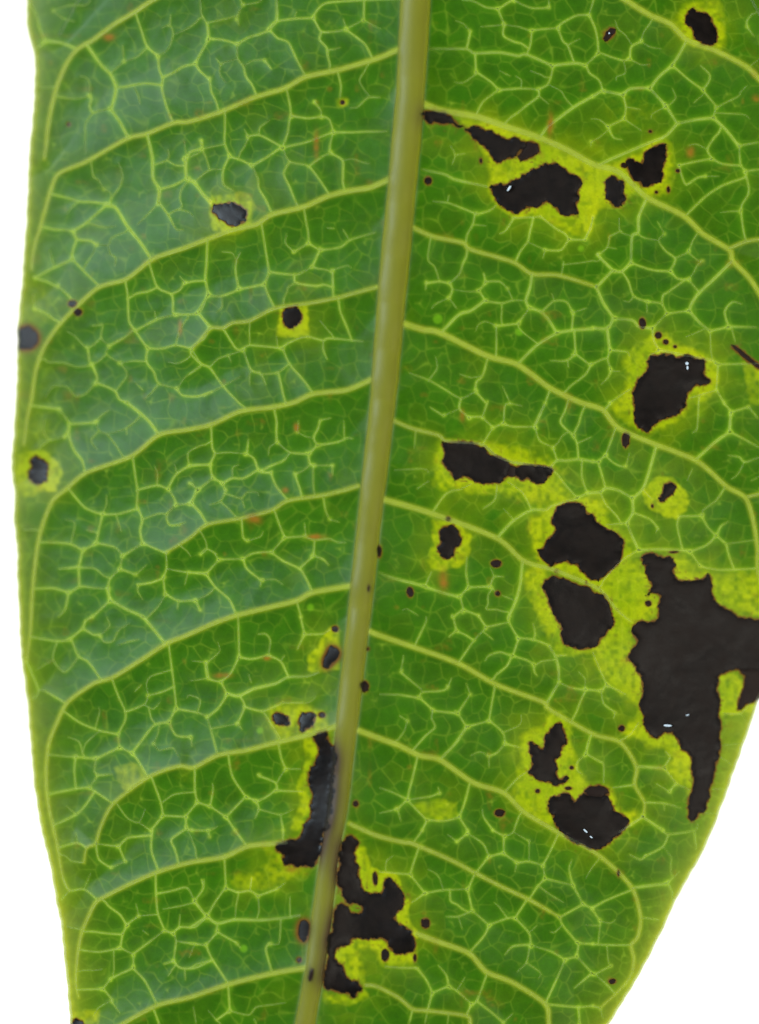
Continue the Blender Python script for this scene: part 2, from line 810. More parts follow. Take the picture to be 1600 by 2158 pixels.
2 150 1420 270 1500
2 270 1500 340 1600
1 520 1440 680 1480 780 1440
2 680 1480 700 1600
F 1060 210 1110 240 1115 300 1070 340 1040 390 1000 380 1010 300
D 1090 90 24 22
L 620 740 680 725 740 750 755 790 700 805 640 810 625 780
L 820 760 850 710 900 715 950 750 930 800 880 830 840 870 820 850 830 800
D 990 735 25 20
Y 85 880 280 1060 70 1120 100 1130 400 980 420 880 400
Y 75 560 700 700 650 860 640 960 680 1080 800 900 890 660 930 600 800
Y 85 850 900 920 890 960 1030 890 1170 900 1300 910 1450 830 1580 740 1600 820 1400 800 1250 860 1050
D 1310 520 32 40
D 1245 1400 20 22
D 1335 240 10 10
O 240 440 80 25
O 580 310 40 20
G 527 852 24
@ 800 1300
2 350 0 345 50 260 210
2 550 0 575 105
2 575 105 520 150
2 575 105 640 130 710 180
2 800 80 710 180 600 340
2 800 80 970 40
2 740 -20 800 80
2 970 0 970 40 1040 165
2 1040 165 1150 170 1270 215
2 1040 165 995 290
2 995 290 950 370 880 430
2 995 290 900 260 820 290 790 330
2 995 290 1100 325 1160 360
1 1160 360 1220 330 1310 325
2 1160 360 1160 410 1180 440
3 1270 215 1320 300 1345 390 1345 490
3 1345 490 1250 640
2 1320 295 1400 285
2 1150 170 1160 120 1150 50
1 790 120 850 170
2 1345 490 1440 525 1540 545
2 1540 545 1500 635
1 1540 545 1540 460 1490 410
2 0 580 150 585 300 605
2 300 605 320 570 470 555 510 530
1 510 530 540 460
2 320 570 310 540 240 480 160 415
1 160 415 180 290
2 300 605 400 700
2 400 700 390 760 410 825 350 890
2 400 700 585 720
2 585 720 680 580
1 680 580 650 500
2 585 720 655 820
3 655 820 570 950 450 1060
2 655 820 820 780
2 865 510 840 680 820 780
2 820 780 920 870 940 950
2 940 950 880 1020 820 1040
1 820 1040 750 1015 680 1040
1 820 1040 820 1130
2 940 950 1060 980
1 930 860 1050 805 1060 730
1 210 780 180 860 140 920
1 210 780 150 740
2 290 1040 250 1190 220 1320 210 1370
2 0 1280 100 1320 210 1370
2 210 1370 380 1350 450 1320
1 450 1320 440 1280
2 210 1370 355 1520
2 210 1370 130 1440
1 130 1440 0 1470
1 130 1440 160 1530
2 355 1520 480 1525 595 1500
2 355 1520 320 1600
2 680 1240 640 1400 595 1500
2 595 1500 660 1600
2 770 1440 780 1500 850 1600
2 930 1320 1040 1210 1120 1150
2 1570 890 1550 1030
2 1550 1030 1490 1080 1480 1140 1520 1180
L 1330 800 1370 800 1380 870 1400 930 1370 960 1360 1040 1310 1080 1335 1130 1320 1180 1360 1220 1400 1190 1410 1220 1370 1250 1310 1265 1270 1230 1200 1225 1150 1190 1110 1160 1140 1080 1120 1000 1120 960 1150 935 1190 960 1225 1000 1240 920 1280 840
D 1440 1130 14 12
D 1415 1285 25 12
D 1185 1305 16 14
D 900 1470 38 28
Y 95 1040 900 1130 840 1240 830 1280 700 1450 800 1430 950 1480 1050 1500 1150 1550 1220 1590 1280 1500 1380 1440 1400 1380 1310 1250 1380 1300 1500 1310 1580 1100 1480 960 1320 1060 1200 1000 1150 1060 1080
Y 65 250 1400 500 1360 600 1380 600 1490 480 1530 350 1510
@ 1150 1300
2 290 545 415 555
2 415 555 460 510
2 460 510 350 260
2 415 555 440 650 520 720
2 460 510 600 580
2 550 940 640 880 700 790
2 340 880 310 960 300 1030
2 300 1030 400 1080 435 1110 435 1250
3 680 1125 890 1130
2 890 1130 930 1050 900 1010
2 890 1130 980 1250
2 980 1250 930 1310
1 930 1310 830 1250
1 980 1250 1090 1300
2 665 1260 500 1280
2 740 1390 890 1400 1010 1430
1 890 1400 890 1450
3 730 1500 600 1580 540 1620
3 730 1500 880 1600
1 520 720 510 760
2 1330 725 1460 720 1540 640
1 1460 720 1500 770
1 1320 960 1460 950
1 1310 1050 1400 1110
1 1250 1290 1350 1290
1 1190 1470 1300 1480
D 570 835 22 22
L 20 1380 60 1340 140 1320 190 1350 210 1400 250 1350 290 1320 330 1335 400 1350 440 1340 480 1380 530 1460 600 1500 630 1530 570 1600 530 1640 460 1700 410 1742 350 1730 270 1700 200 1680 140 1640 100 1600 60 1530 70 1480 20 1420
N 290 1310 330 1270 400 1260 450 1280 480 1320 440 1345 380 1355 320 1340
L 715 -450 760 -470 830 -460 900 -450 960 -440 980 -400 950 -330 1000 -270 1100 -270 1210 -330 1240 -290 1250 -160 1330 -70 1440 10 1600 20 1720 40 1700 250 1660 400 1600 410 1450 395 1350 410 1290 460 1280 560 1300 700 1310 850 1300 1000 1270 1150 1230 1320 1180 1470 1110 1530 1070 1510 1080 1400 1110 1250 1090 1130 1100 1050 1040 1000 1000 920 960 860 900 860 840 910 780 880 730 800 715 700 730 580 720 470 680 370 620 310 640 250 680 150 650 80 700 40 800 40 850 0 870 -160 800 -180 740 -160 800 -250 770 -290 750 -350 770 -390 720 -400
N 1500 440 1450 395 1600 390 1680 420 1600 620 1500 650 1470 700 1440 700 1450 620 1480 540
L -14 -250 30 -290 60 -310 130 -300 220 -250 300 -230 400 -170 480 -90 510 0 510 60 450 120 400 180 350 230 280 240 200 230 140 210 110 120 115 50 80 0 20 -110 0 -200
Y 95 440 -280 560 -410 700 -490 730 -350 790 -270 770 -200 860 -130 850 0 700 30 650 80 680 150 640 250 620 310 690 380 720 480 725 600 690 640 590 640 560 590 460 500 350 260 420 150 510 50 500 -80 400 -180
Y 90 80 290 200 310 350 270 380 180 250 230 150 220 100 100 80 0 -20 -200 20 -320 -80 -400 -190 -350 -150 -200 -60 0 0 100 30 200
Y 85 240 -880 60 -810 -100 -790 -150 -650 -120 -520 -50 -420 80 -340 250 -260 400 -200 440 -280 560 -410 690 -490 640 -610 600 -690 480 -700 500 -780 420 -920 320 -920
Y 85 960 -470 1060 -480 1160 -370 1230 -330 1590 -350 1700 -300 1700 20 1440 10 1330 -70 1250 -160 1240 -290 1100 -270 1000 -270 950 -330
Y 95 700 640 710 800 780 880 840 910 900 860 960 870 1040 1000 1100 1060 1090 1150 1110 1260 1090 1330 980 1250 890 1130 930 1040 860 990 740 970 640 890 560 930 600 800 690 740
Y 90 1290 450 1440 430 1500 520 1600 600 1540 720 1340 730 1320 780 1300 700
Y 80 500 1280 560 1450 700 1430 740 1500 630 1570 400 1750 480 1440 440 1330 300 1300
@ 0 1708
2 1130 150 1140 300 1190 450
2 1400 130 1290 220 1310 290
1 1400 130 1440 230 1460 290
1 1440 150 1560 150 1600 140
1 1560 150 1580 230
2 720 250 890 270
2 890 270 950 210 1030 200
2 890 270 940 380
2 720 250 740 370 830 430
2 650 280 580 240 440 280
1 580 240 570 170
1 630 390 540 380 490 340
1 680 470 630 590
2 470 510 520 600 630 590 730 660
2 520 600 460 670
1 940 380 830 430
2 1165 480 1175 640 1185 770 1230 900
2 1230 900 1300 920
2 1300 920 1350 880 1460 870 1550 800
2 1550 800 1460 680
2 1460 680 1400 580 1300 600
2 1460 680 1520 590 1530 510
1 1460 690 1340 720 1220 740
1 1340 880 1350 780
2 1300 920 1320 980 1300 1130
2 1230 900 1110 990 1000 1080
2 1000 1080 900 1030
2 1000 1080 1000 1180
2 900 1030 920 930 950 860
2 950 860 900 780 820 720
2 950 860 1040 790
1 1040 790 1020 700
1 1040 790 1180 780
2 920 930 790 920
2 900 1030 740 1060 590 1050
1 860 1060 850 1200
2 1000 1180 830 1260
2 830 1260 770 1340
2 770 1340 590 1340
1 770 1190 690 1200
2 770 1340 840 1420 830 1450
1 840 1420 740 1480 700 1540
1 830 1430 900 1520
2 1000 1180 1090 1280 1180 1450
2 1300 1130 1230 1150
2 1300 1130 1350 1180 1460 1180 1590 1120
1 1380 1180 1390 1270
1 1310 1160 1260 1240
1 1460 1000 1420 1100
2 1320 980 1460 1000
1 1070 900 1110 930
2 1150 1480 1190 1600 1210 1680
1 1450 1470 1470 1600
1 500 870 620 890
L 540 1610 560 1560 600 1575 630 1640 600 1700 550 1700
Y 60 540 1500 760 1490 740 1600 560 1600
@ 400 1708
2 340 149 430 265
2 700 149 700 200
1 10 150 140 150 210 120
1 140 150 150 200
2 265 350 270 580
2 270 580 360 610 450 600 510 640
2 270 580 190 690 130 790
2 130 790 40 680
1 40 680 100 590 90 520
2 130 790 0 880
3 830 785 700 810 520 820 340 820 205 850 130 790
2 205 850 205 910
2 205 910 350 990
1 350 990 380 1030
2 205 910 120 1010
2 120 1010 0 1000
2 120 1010 160 1110 270 1270
1 340 820 350 720 370 620
2 510 640 650 590
2 450 600 465 500
1 510 640 520 740 500 810
1 650 590 720 540
1 680 810 670 990 600 1000
2 600 1000 570 1040 610 1200
1 0 1190 60 1150 160 1130
1 750 780 750 650
2 290 1300 300 1500
2 300 1500 230 1600
1 300 1500 440 1530 500 1480 600 1460 720 1440
1 480 1560 500 1600
1 140 1500 200 1570
F 830 830 880 830 890 900 860 990 825 960 815 900
L 920 -561 1020 -601 1040 -571 1050 -501 1090 -481 1100 -351 1090 -251 1080 -101 1050 49 1030 149 1000 169 970 249 970 339 940 409 850 419 730 409 700 389 720 339 680 309 640 279 720 229 830 199 850 149 850 119 910 29 920 -51 910 -151 890 -211 890 -281 940 -331 970 -421 950 -501
L 1190 190 1230 210 1260 260 1240 300 1230 380 1260 440 1280 530 1310 610 1340 630 1390 620 1440 630 1450 560 1490 500 1540 540 1590 600 1610 650 1590 700 1580 750 1540 790 1520 810 1600 860 1660 900 1680 960 1680 1060 1620 1070 1520 1060 1490 1020 1490 970 1410 960 1340 970 1280 950 1220 950 1190 1010 1100 1030 1080 1110 1110 1150 1150 1200 1190 1260 1240 1280 1300 1330 1250 1400 1220 1410 1180 1360 1100 1350 1020 1340 1010 1250 1030 1140 1030 1050 1040 930 1070 870 1080 780 1100 710 1190 720 1210 770 1290 770 1300 720 1220 690 1140 640 1110 560 1110 460 1120 350 1140 260
D 1390 510 18 48
D 1465 1085 28 45
D 820 1120 18 18
D 912 1230 17 50
Y 95 1230 250 1330 280 1370 420 1560 480 1600 600 1480 560 1440 640 1330 640 1270 540 1240 400
Y 95 1090 1030 1220 940 1480 960 1500 1060 1680 1070 1720 980 1700 1150 1500 1180 1420 1140 1380 1040 1260 1030 1300 1200 1310 1320 1190 1240 1080 1120
Y 90 1590 700 1660 640 1640 750 1720 950 1680 960 1600 860 1530 810
Y 70 1000 1350 1220 1420 1320 1320 1350 1400 1200 1470 980 1440
Y 70 430 270 620 250 720 300 700 400 900 450 860 510 700 530 620 590 500 620 300 590 280 480 450 480 580 420 560 300
O 770 440 60 30
G 405 1035 28
@ 800 1708
2 320 149 250 250
2 660 149 660 170
2 660 170 570 240
1 510 180 580 235
2 660 170 770 250 820 345
2 850 149 935 195
2 935 195 1000 160 1020 110
1 1000 160 1120 230
2 935 195 930 320
2 930 320 820 345
2 930 320 1030 390
2 820 345 720 470
2 1030 390 1120 380 1225 410
1 1120 380 1120 230
1 1030 390 1015 460
2 1330 180 1270 320 1225 410
2 1225 410 1240 510
2 1240 510 1180 570 1120 670
2 1240 510 1450 560
2 1450 560 1420 440 1440 370
2 1450 560 1525 700
2 1525 700 1350 800
2 1525 700 1600 740
1 1190 570 1280 630 1380 690
2 290 280 250 400 230 480
2 230 480 0 460
2 230 480 340 620
2 340 620 480 600 660 590
2 660 590 720 470
2 340 620 240 690
2 525 610 530 670 580 700
1 480 600 440 490 360 440
2 660 590 695 750
2 695 750 590 795 500 795
1 590 795 620 890
2 695 750 820 860
2 820 860 960 810 1020 810
2 1020 810 1110 670
1 960 800 900 730 860 690
2 820 860 780 940 670 1070
2 1020 810 1120 920 1135 1010
1 1120 920 1180 860
2 1135 1010 1000 1020 940 1080
2 1135 1010 1290 1060 1390 1120
1 1130 1020 1100 1140 1030 1210
1 1100 1140 1210 1220 1190 1260
2 1350 800 1370 860 1490 995
1 1370 860 1310 910 1280 910
2 1490 995 1600 1000
2 1490 995 1475 1090
2 1475 1090 1390 1120
2 1390 1120 1330 1250 1250 1450
2 1475 1090 1590 1220
2 1590 1220 1460 1330
2 1240 1460 1480 1470 1600 1465
1 1490 1470 1500 1600
1 50 440 50 380 100 340
2 40 1170 160 1180 280 1180
2 280 1180 350 1270 395 1370
2 395 1370 520 1320
2 520 1320 500 1240 440 1160
2 520 1320 580 1350 690 1450
1 580 1350 640 1250
2 690 1450 730 1430 800 1220
2 690 1450 650 1540
2 395 1370 360 1500
2 730 1430 840 1510 930 1600
1 930 1590 1000 1520
2 250 1490 220 1600
1 350 1500 340 1600
1 510 1550 510 1600
D 345 845 32 38
D 265 1105 12 26
@ 1150 1708
2 880 149 920 180 1120 150 1140 100
2 920 180 880 270 750 340
2 750 340 710 370 630 330
1 880 270 940 350 940 400
3 660 580 800 560 910 545
2 910 545 1000 460
2 910 545 950 620 950 690
2 720 800 850 820
2 1115 150 1130 290
2 640 600 460 670 355 720
2 350 730 410 830
1 410 830 490 845 520 820
1 410 830 400 980
2 355 1000 460 1010 640 1010
1 460 1010 470 1130 490 1165
2 370 1225 490 1165
2 370 1225 340 1240
2 370 1225 460 1310
1 300 510 350 430
2 240 1480 250 1600
1 410 1480 430 1560
1 300 860 390 865
2 355 1465 410 1480
D 500 1280 26 18
D 545 470 8 20
G 0 0
V 11 7 450 -60 380 -28 322 0 285 25 240 52 195 85 163 104 140 135 121 180 109 225 101 270 97 310 93 335
V 13 6 838 105 795 123 718 146 645 162 600 186 535 206 465 236 400 256 366 259 310 282 267 293 183 340 124 366 107 402 93 450 85 480 75 510 68 545 66 570
V 13 6 820 378 780 395 737 402 692 413 640 436 574 452 540 473 484 487 394 521 323 546 267 588 208 606 155 653 121 690 93 732 76 780 67 840 58 880 50 940
V 8 6 794 605 750 617 709 628 653 639 580 650 527 676 490 681 470 692 445 692 418 722 405 735
V 12 6 785 799 730 822 661 830 620 848 577 858 507 867 445 895 394 906 335 917 276 962 183 996 141 1030 112 1055 93 1097 81 1142 73 1200 67 1270 66 1300 63 1342 56 1393
V 9 5 755 1024 730 1032 681 1044 608 1055 574 1075 512 1092 437 1106 400 1134 350 1165
V 13 6 737 1235 659 1249 625 1266 555 1283 496 1298 450 1314 394 1339 352 1356 304 1387 239 1427 197 1441 143 1480 121 1522 104 1564 98 1609 98 1660 104 1708 112 1744 121 1784 132 1849 146 1877
V 13 5 710 1530 653 1548 586 1564 521 1581 459 1592 408 1618 377 1615 315 1637 239 1694 211 1747 202 1778 183 1787 177 1818
V 12 6 606 1775 574 1778 521 1784 473 1806 400 1818 335 1837 281 1860 225 1888 202 1902 186 1933 172 1967 163 2017 160 2074 166 2102
V 12 8 645 2040 577 2051 484 2074 400 2102 332 2119 259 2158 200 2195 175 2240
V 15 12 1180 -85 1240 -50 1290 -20 1319 0 1369 31 1414 51 1448 84 1502 104 1544 124 1577 143 1600 166 1640 210 1665 280
V 17 11 893 219 930 233 1002 245 1070 268 1137 290 1200 318 1250 346 1305 363 1364 416 1440 454 1482 493 1538 527 1544 549 1577 583 1600 617 1640 690 1660 760
V 8 6 1535 524 1569 510 1600 504 1660 500
V 10 8 870 479 912 498 977 512 991 525 1081 552 1121 577 1177 580 1250 602 1257 604
V 15 10 848 681 890 694 927 701 1025 749 1090 768 1157 816 1200 838 1229 850 1271 864 1302 901 1375 934 1468 971 1530 1024 1572 1050 1589 1103 1597 1159 1597 1202 1612 1260
V 7 5 1575 1047 1600 1041 1650 1032
V 8 7 831 887 870 903 924 917 938 929 969 932 1017 937 1045 960 1081 974 1160 985
V 15 8 811 1053 907 1081 1047 1134 1104 1182 1171 1202 1250 1235 1270 1248 1300 1285 1330 1310
V 13 8 781 1331 800 1339 867 1362 966 1398 1047 1443 1146 1480 1157 1494 1250 1547 1307 1564 1341 1615 1338 1654 1358 1691 1355 1722
V 14 7 757 1540 800 1556 839 1570 884 1592 927 1601 997 1649 1062 1671 1104 1711 1178 1755 1260 1801 1330 1868 1350 1933 1344 1975 1330 1992 1336 2020 1330 2057 1305 2088 1265 2124
V 10 8 737 1736 794 1761 850 1775 870 1778 949 1812 1002 1840 1056 1868 1115 1896 1180 1933
V 13 10 876 1967 921 1984 988 2009 1025 2048 1081 2071 1149 2116 1157 2158 1165 2210
V 8 7 769 2076 794 2079 839 2102 870 2127 901 2130 983 2141 991 2158 1005 2210
Y 95 960 250 1010 290 1030 340 1030 390 1040 430 1090 460 1150 462 1180 480 1200 500 1240 505 1250 470 1275 435 1310 440 1330 410 1400 415 1420 380 1420 320 1400 290 1370 300 1330 330 1280 350 1200 320 1130 290 1060 260
Y 85 1418 40 1440 8 1475 0 1516 -5 1524 22 1538 50 1527 84 1530 106 1502 104 1460 96 1430 84 1420 62
Y 85 1390 690 1420 720 1500 745 1520 800 1495 840 1460 860 1420 900 1360 920 1300 880 1280 860 1320 820 1310 750 1350 725
Y 70 1560 760 1610 770 1640 860 1580 850
Y 80 445 410 520 405 545 440 530 475 490 495 450 490 440 450
Y 100 588 648 650 640 655 700 628 712 580 708
Y 85 36 955 85 945 125 970 135 995 120 1025 126 1037 85 1037 50 1050 36 1020
Y 40 50 866 125 866 95 945 50 945
Y 40 52 580 110 600 140 630 115 680 80 720 50 720 44 650
Y 90 712 205 734 205 737 226 712 228
Y 25 930 250 1010 300 1020 380 960 360 900 320
Y 35 1260 200 1370 190 1420 260 1330 290 1290 250
Y 20 1000 700 1120 720 1100 800 950 760
L 452 430 475 428 500 432 520 450 518 468 500 476 478 472 460 462 448 448
L 600 650 615 648 632 652 636 672 628 685 612 692 600 684 597 668
F 38 695 60 686 78 700 80 720 68 734 38 735
D 722 216 4 4
D 153 640 9 7
D 165 658 8 7
D 145 262 3 3
D 901 381 6 7
O 667 305 7 30
O 1281 70 12 8
O 230 78 14 10
O 1455 320 10 14
O 1594 207 10 8
O 380 690 6 18
O 1160 265 8 30
"""

# ------------------------------------------------------------------ read the traced lines
# lines: 1/2/3 = vein class, V = main side vein (two widths), L = black lesion, N = brown lesion,
# F = soft-edged lesion, D = speck (x y rx ry), Y = yellowed area, O = rusty smear, G = pale oil dot
VEINS = []; SIDE = []; LES = []; SPECK = []; YEL = []; RUST = []; DOT = []; SLIVER = []
x0 = y0 = 0.0; k = 1.0
for line in DATA.strip().splitlines():
    t = line.split()
    if t[0] == '@': x0, y0, k = float(t[1]), float(t[2]), 450 / 1600.0; continue
    if t[0] == 'G' and len(t) == 3: x0, y0, k = 0.0, 0.0, 1.0; continue
    v = [float(a) for a in t[1:]]
    def pts(a): return np.array([(x0 + a[i] * k, y0 + a[i + 1] * k) for i in range(0, len(a) - 1, 2)])
    c = t[0]
    if c in '123': VEINS.append((int(c), pts(v)))
    elif c == 'V': SIDE.append((v[0], v[1], pts(v[2:])))
    elif c in 'LNF': LES.append((c, pts(v)))
    elif c == 'T': SLIVER.append(pts(v))
    elif c == 'D': SPECK.append((x0 + v[0] * k, y0 + v[1] * k, v[2] * k, v[3] * k))
    elif c == 'O': RUST.append((x0 + v[0] * k, y0 + v[1] * k, v[2] * k, v[3] * k))
    elif c == 'G': DOT.append((x0 + v[0] * k, y0 + v[1] * k, v[2] * k))
    elif c == 'Y': YEL.append((v[0] / 100, pts(v[1:])))

# ------------------------------------------------------------------ outline and midrib
LEFT = np.array([(57,0),(56,30),(60,70),(67,90),(74,121),(74,190),(69,253),(60,350),(60,400),(53,512),(45,620),(37,692),
 (37,732),(38,751),(34,850),(31,892),(25,971),(25,990),(32,1047),(30,1097),(37,1160),(38,1244),(42,1300),(44,1370),
 (52,1427),(60,1497),(66,1567),(70,1623),(79,1694),(88,1750),(96,1775),(112,1849),(120,1899),(132,1961),(138,2031),
 (146,2102),(149,2158),(190,2350),(260,2560),(345,2760),(420,2930),(470,3040)], float)
LEFT = np.vstack([[(900,-1685),(700,-1550),(520,-1350),(330,-1100),(170,-800),(85,-500),(60,-200)], LEFT])
RIGHT = np.array([(960,-1685),(1000,-1640),(1180,-1440),(1380,-1170),(1540,-860),(1640,-500),(1672,-150),(1680,0),(1690,300),
 (1700,500),(1712,700),(1715,900),(1705,1100),(1682,1250),(1645,1380),(1600,1469),(1552,1610),(1501,1750),(1482,1792),
 (1431,1882),(1397,1955),(1347,2054),(1282,2158),(1130,2380),(930,2620),(740,2830),(580,2980),(480,3042)], float)
MID = np.array([(940,-2150,30),(935,-1900,33),(928,-1600,34),(905,-800,33),(884,-150,32),(876,0,31),(865,200,30),(847,400,30),(828,600,30),(807,850,27),(784,1050,25),
 (757,1300,24),(734,1500,23),(713,1700,20),(695,1800,19),(676,1950,21),(663,2050,20),(643,2158,20),(600,2350,17),(550,2650,12),
 (505,2900,7),(475,3042,3)], float)
def smooth_interp(tab, y, col=0, key=1):
    ys = np.linspace(tab[:, key].min(), tab[:, key].max(), 1600)
    vs = np.interp(ys, tab[:, key], tab[:, col])
    kk = np.ones(9) / 9
    vs = np.convolve(np.pad(vs, 4, 'edge'), kk, 'valid')
    return np.interp(y, ys, vs)
left_x = lambda y: smooth_interp(LEFT, y) + 0.9 * np.sin(np.asarray(y) / 13.0) * np.sin(np.asarray(y) / 47.0 + 1) + 0.6 * np.sin(np.asarray(y) / 5.3 + 2 * np.sin(np.asarray(y) / 31.0))
right_x = lambda y: smooth_interp(RIGHT, y) + 0.9 * np.sin(np.asarray(y) / 15.0) * np.sin(np.asarray(y) / 41.0 + 2) + 0.6 * np.sin(np.asarray(y) / 6.1 + 2 * np.sin(np.asarray(y) / 37.0))
mid_x = lambda y: smooth_interp(MID, y)
mid_w = lambda y: smooth_interp(MID, y, 2)

# ------------------------------------------------------------------ smooth and connect the veins
def catmull(p, step=3.0, tension=0.42):
    p = np.asarray(p, float)
    if len(p) == 2:
        n = max(2, int(np.hypot(*(p[1] - p[0])) / step) + 1)
        return p[0] + (p[1] - p[0]) * np.linspace(0, 1, n)[:, None]
    q = np.vstack([2 * p[0] - p[1], p, 2 * p[-1] - p[-2]]); out = []
    for i in range(1, len(q) - 2):
        a, b = q[i], q[i + 1]; m0 = (q[i + 1] - q[i - 1]) * tension; m1 = (q[i + 2] - q[i]) * tension
        n = max(2, int(np.hypot(*(b - a)) / step) + 1)
        t = np.linspace(0, 1, n, endpoint=False)[:, None]
        out.append((2*t**3-3*t**2+1)*a + (t**3-2*t**2+t)*m0 + (-2*t**3+3*t**2)*b + (t**3-t**2)*m1)
    out.append(p[-1:]); return np.vstack(out)

side_curves = [catmull(p, 4.0) for _, _, p in SIDE]
midline = np.array([(mid_x(y), y) for y in np.arange(-1650, 3030, 6.0)])
allpts = [np.column_stack([c, np.full(len(c), -1 - i)]) for i, c in enumerate(side_curves)]
dense = [catmull(p, 3.0) for _, p in VEINS]
allpts += [np.column_stack([c, np.full(len(c), i)]) for i, c in enumerate(dense)]
bank = np.vstack(allpts)
def snap(pt, own, r):
    b = bank[np.abs(bank[:, 1] - pt[1]) < r]
    b = b[(b[:, 2] != own)]
    if len(b) == 0: return pt
    d = np.hypot(b[:, 0] - pt[0], b[:, 1] - pt[1]); j = d.argmin()
    return b[j, :2] if d[j] < r else pt
NET = []; FREE = []
for i, (c, p) in enumerate(VEINS):
    p = p.copy(); R_ = 15.0 if c > 1 else 10.0; e0, e1 = p[0].copy(), p[-1].copy(); p[0] = snap(p[0], i, R_); p[-1] = snap(p[-1], i, R_)
    free = []
    for e, (a0, a1) in enumerate(((0, 1), (-1, -2))):
        hit = np.hypot(*(p[a0] - (e0, e1)[e])) > 1e-6
        if not hit and rng.random() < (0.8 if c > 1 else 0.45):      # run on to the next vein and close the mesh
            d_ = p[a0] - p[a1]; d_ /= np.hypot(*d_) + 1e-9
            for l in np.arange(4, 48 if c > 1 else 34, 3.0):
                q_ = p[a0] + d_ * l; s_ = snap(q_, i, 4.0)
                if s_ is not q_:
                    mid_ = (p[a0] + s_) / 2 + np.array([-d_[1], d_[0]]) * rng.normal(0, 2.0)
                    p = np.vstack([s_, mid_, p]) if a0 == 0 else np.vstack([p, mid_, s_]); hit = True; break
        free.append(not hit)
    if len(p) > 2: p[1:-1] += rng.normal(0, 0.7, (len(p) - 2, 2))
    NET.append((c, catmull(p, 3.0))); FREE.append(free)

# side veins of the leaf beyond the picture, so that the leaf goes on past the frame
FAR = []
for y in list(np.arange(-1400, -60, 212.0)) + [2330, 2520, 2700]:
    for sgn in (-1, 1):
        if y > -250 and y < 0 and sgn < 0: continue
        if sgn > 0 and -200 < y < 0: continue
        xm = mid_x(y); edge = left_x(min(y + 260, 3030)) if sgn < 0 else right_x(min(y + 300, 3030))
        w = abs(edge - xm)
        if w < 60: continue
        q = np.array([(xm + sgn * w * f, y + g * (0.35 * w + 40)) for f, g in ((0, 0), (.3, .2), (.6, .5), (.82, .85), (.92, 1.25))])
        FAR.append((12.0, 5.0, catmull(q, 8.0)))

# ------------------------------------------------------------------ rasters over the picture (1 photo px)
RX0, RX1, RY0, RY1 = -60, 1780, -120, 2290
W, H = RX1 - RX0, RY1 - RY0
def new(v=0.0): return np.full((H, W), v, np.float32)
def stamp_min(D, curve, R):
    for a, b in zip(curve[:-1], curve[1:]):
        xa, xb = int(min(a[0], b[0]) - R - RX0), int(max(a[0], b[0]) + R - RX0) + 2
        ya, yb = int(min(a[1], b[1]) - R - RY0), int(max(a[1], b[1]) + R - RY0) + 2
        xa, ya = max(xa, 0), max(ya, 0); xb, yb = min(xb, W), min(yb, H)
        if xa >= xb or ya >= yb: continue
        gx = np.arange(xa, xb, dtype=np.float32)[None] + RX0; gy = np.arange(ya, yb, dtype=np.float32)[:, None] + RY0
        dx, dy = b[0] - a[0], b[1] - a[1]; L2 = dx * dx + dy * dy + 1e-9
        t = np.clip(((gx - a[0]) * dx + (gy - a[1]) * dy) / L2, 0, 1)
        d = np.sqrt((gx - a[0] - t * dx) ** 2 + (gy - a[1] - t * dy) ** 2)
        np.minimum(D[ya:yb, xa:xb], d, out=D[ya:yb, xa:xb])
def thin(c, n=2): return np.vstack([c[:-1:n], c[-1:]])
def blur(A, s):
    if s <= 0: return A
    r = int(3 * s) + 1; kx = np.exp(-0.5 * (np.arange(-r, r + 1) / s) ** 2); kx = (kx / kx.sum()).astype(np.float32)
    n = 1 << int(np.ceil(np.log2(max(A.shape) + 2 * r)))
    for ax in (0, 1):
        P = np.pad(A, [(r, r) if i == ax else (0, 0) for i in (0, 1)], 'edge')
        out = np.zeros_like(A)
        if len(kx) <= 25:
            for j, w_ in enumerate(kx):
                out += w_ * (P[j:j + A.shape[0]] if ax == 0 else P[:, j:j + A.shape[1]])
        else:                                    # three box passes stand in for a wide blur
            b = max(1, int(s)); out = A
            for _ in range(3):
                P = np.pad(out, [(b + 1, b) if i == ax else (0, 0) for i in (0, 1)], 'edge')
                C = np.cumsum(P, axis=ax, dtype=np.float64)
                out = ((C[2 * b + 1:] - C[:-2 * b - 1]) if ax == 0 else (C[:, 2 * b + 1:] - C[:, :-2 * b - 1])).astype(np.float32) / (2 * b + 1)
        A = out
    return A
def vnoise(cell, seed):
    r = np.random.default_rng(seed); gh, gw = int(H / cell) + 3, int(W / cell) + 3
    g = r.random((gh, gw)).astype(np.float32)
    fy = np.arange(H, dtype=np.float32) / cell; fx = np.arange(W, dtype=np.float32) / cell
    iy, ix = fy.astype(int), fx.astype(int); ty, tx = fy - iy, fx - ix
    ty = (ty * ty * (3 - 2 * ty))[:, None]; tx = (tx * tx * (3 - 2 * tx))[None]
    a = g[iy][:, ix]; b = g[iy][:, ix + 1]; c = g[iy + 1][:, ix]; d = g[iy + 1][:, ix + 1]
    return (a * (1 - tx) + b * tx) * (1 - ty) + (c * (1 - tx) + d * tx) * ty
def fill(poly):
    """even-odd mask of a polygon and its window"""
    xa, ya = np.floor(poly.min(0)).astype(int) - 2; xb, yb = np.ceil(poly.max(0)).astype(int) + 3
    xa, ya = max(xa, RX0), max(ya, RY0); xb, yb = min(xb, RX1), min(yb, RY1)
    gx = np.arange(xa, xb)[None] + 0.0; gy = np.arange(ya, yb)[:, None] + 0.0
    m = np.zeros((yb - ya, xb - xa), bool); q = np.roll(poly, -1, 0)
    for (ax, ay), (bx, by) in zip(poly, q):
        if ay == by: continue
        m ^= ((ay > gy) != (by > gy)) & (gx < (bx - ax) * (gy - ay) / (by - ay) + ax)
    return m, slice(ya - RY0, yb - RY0), slice(xa - RX0, xb - RX0)
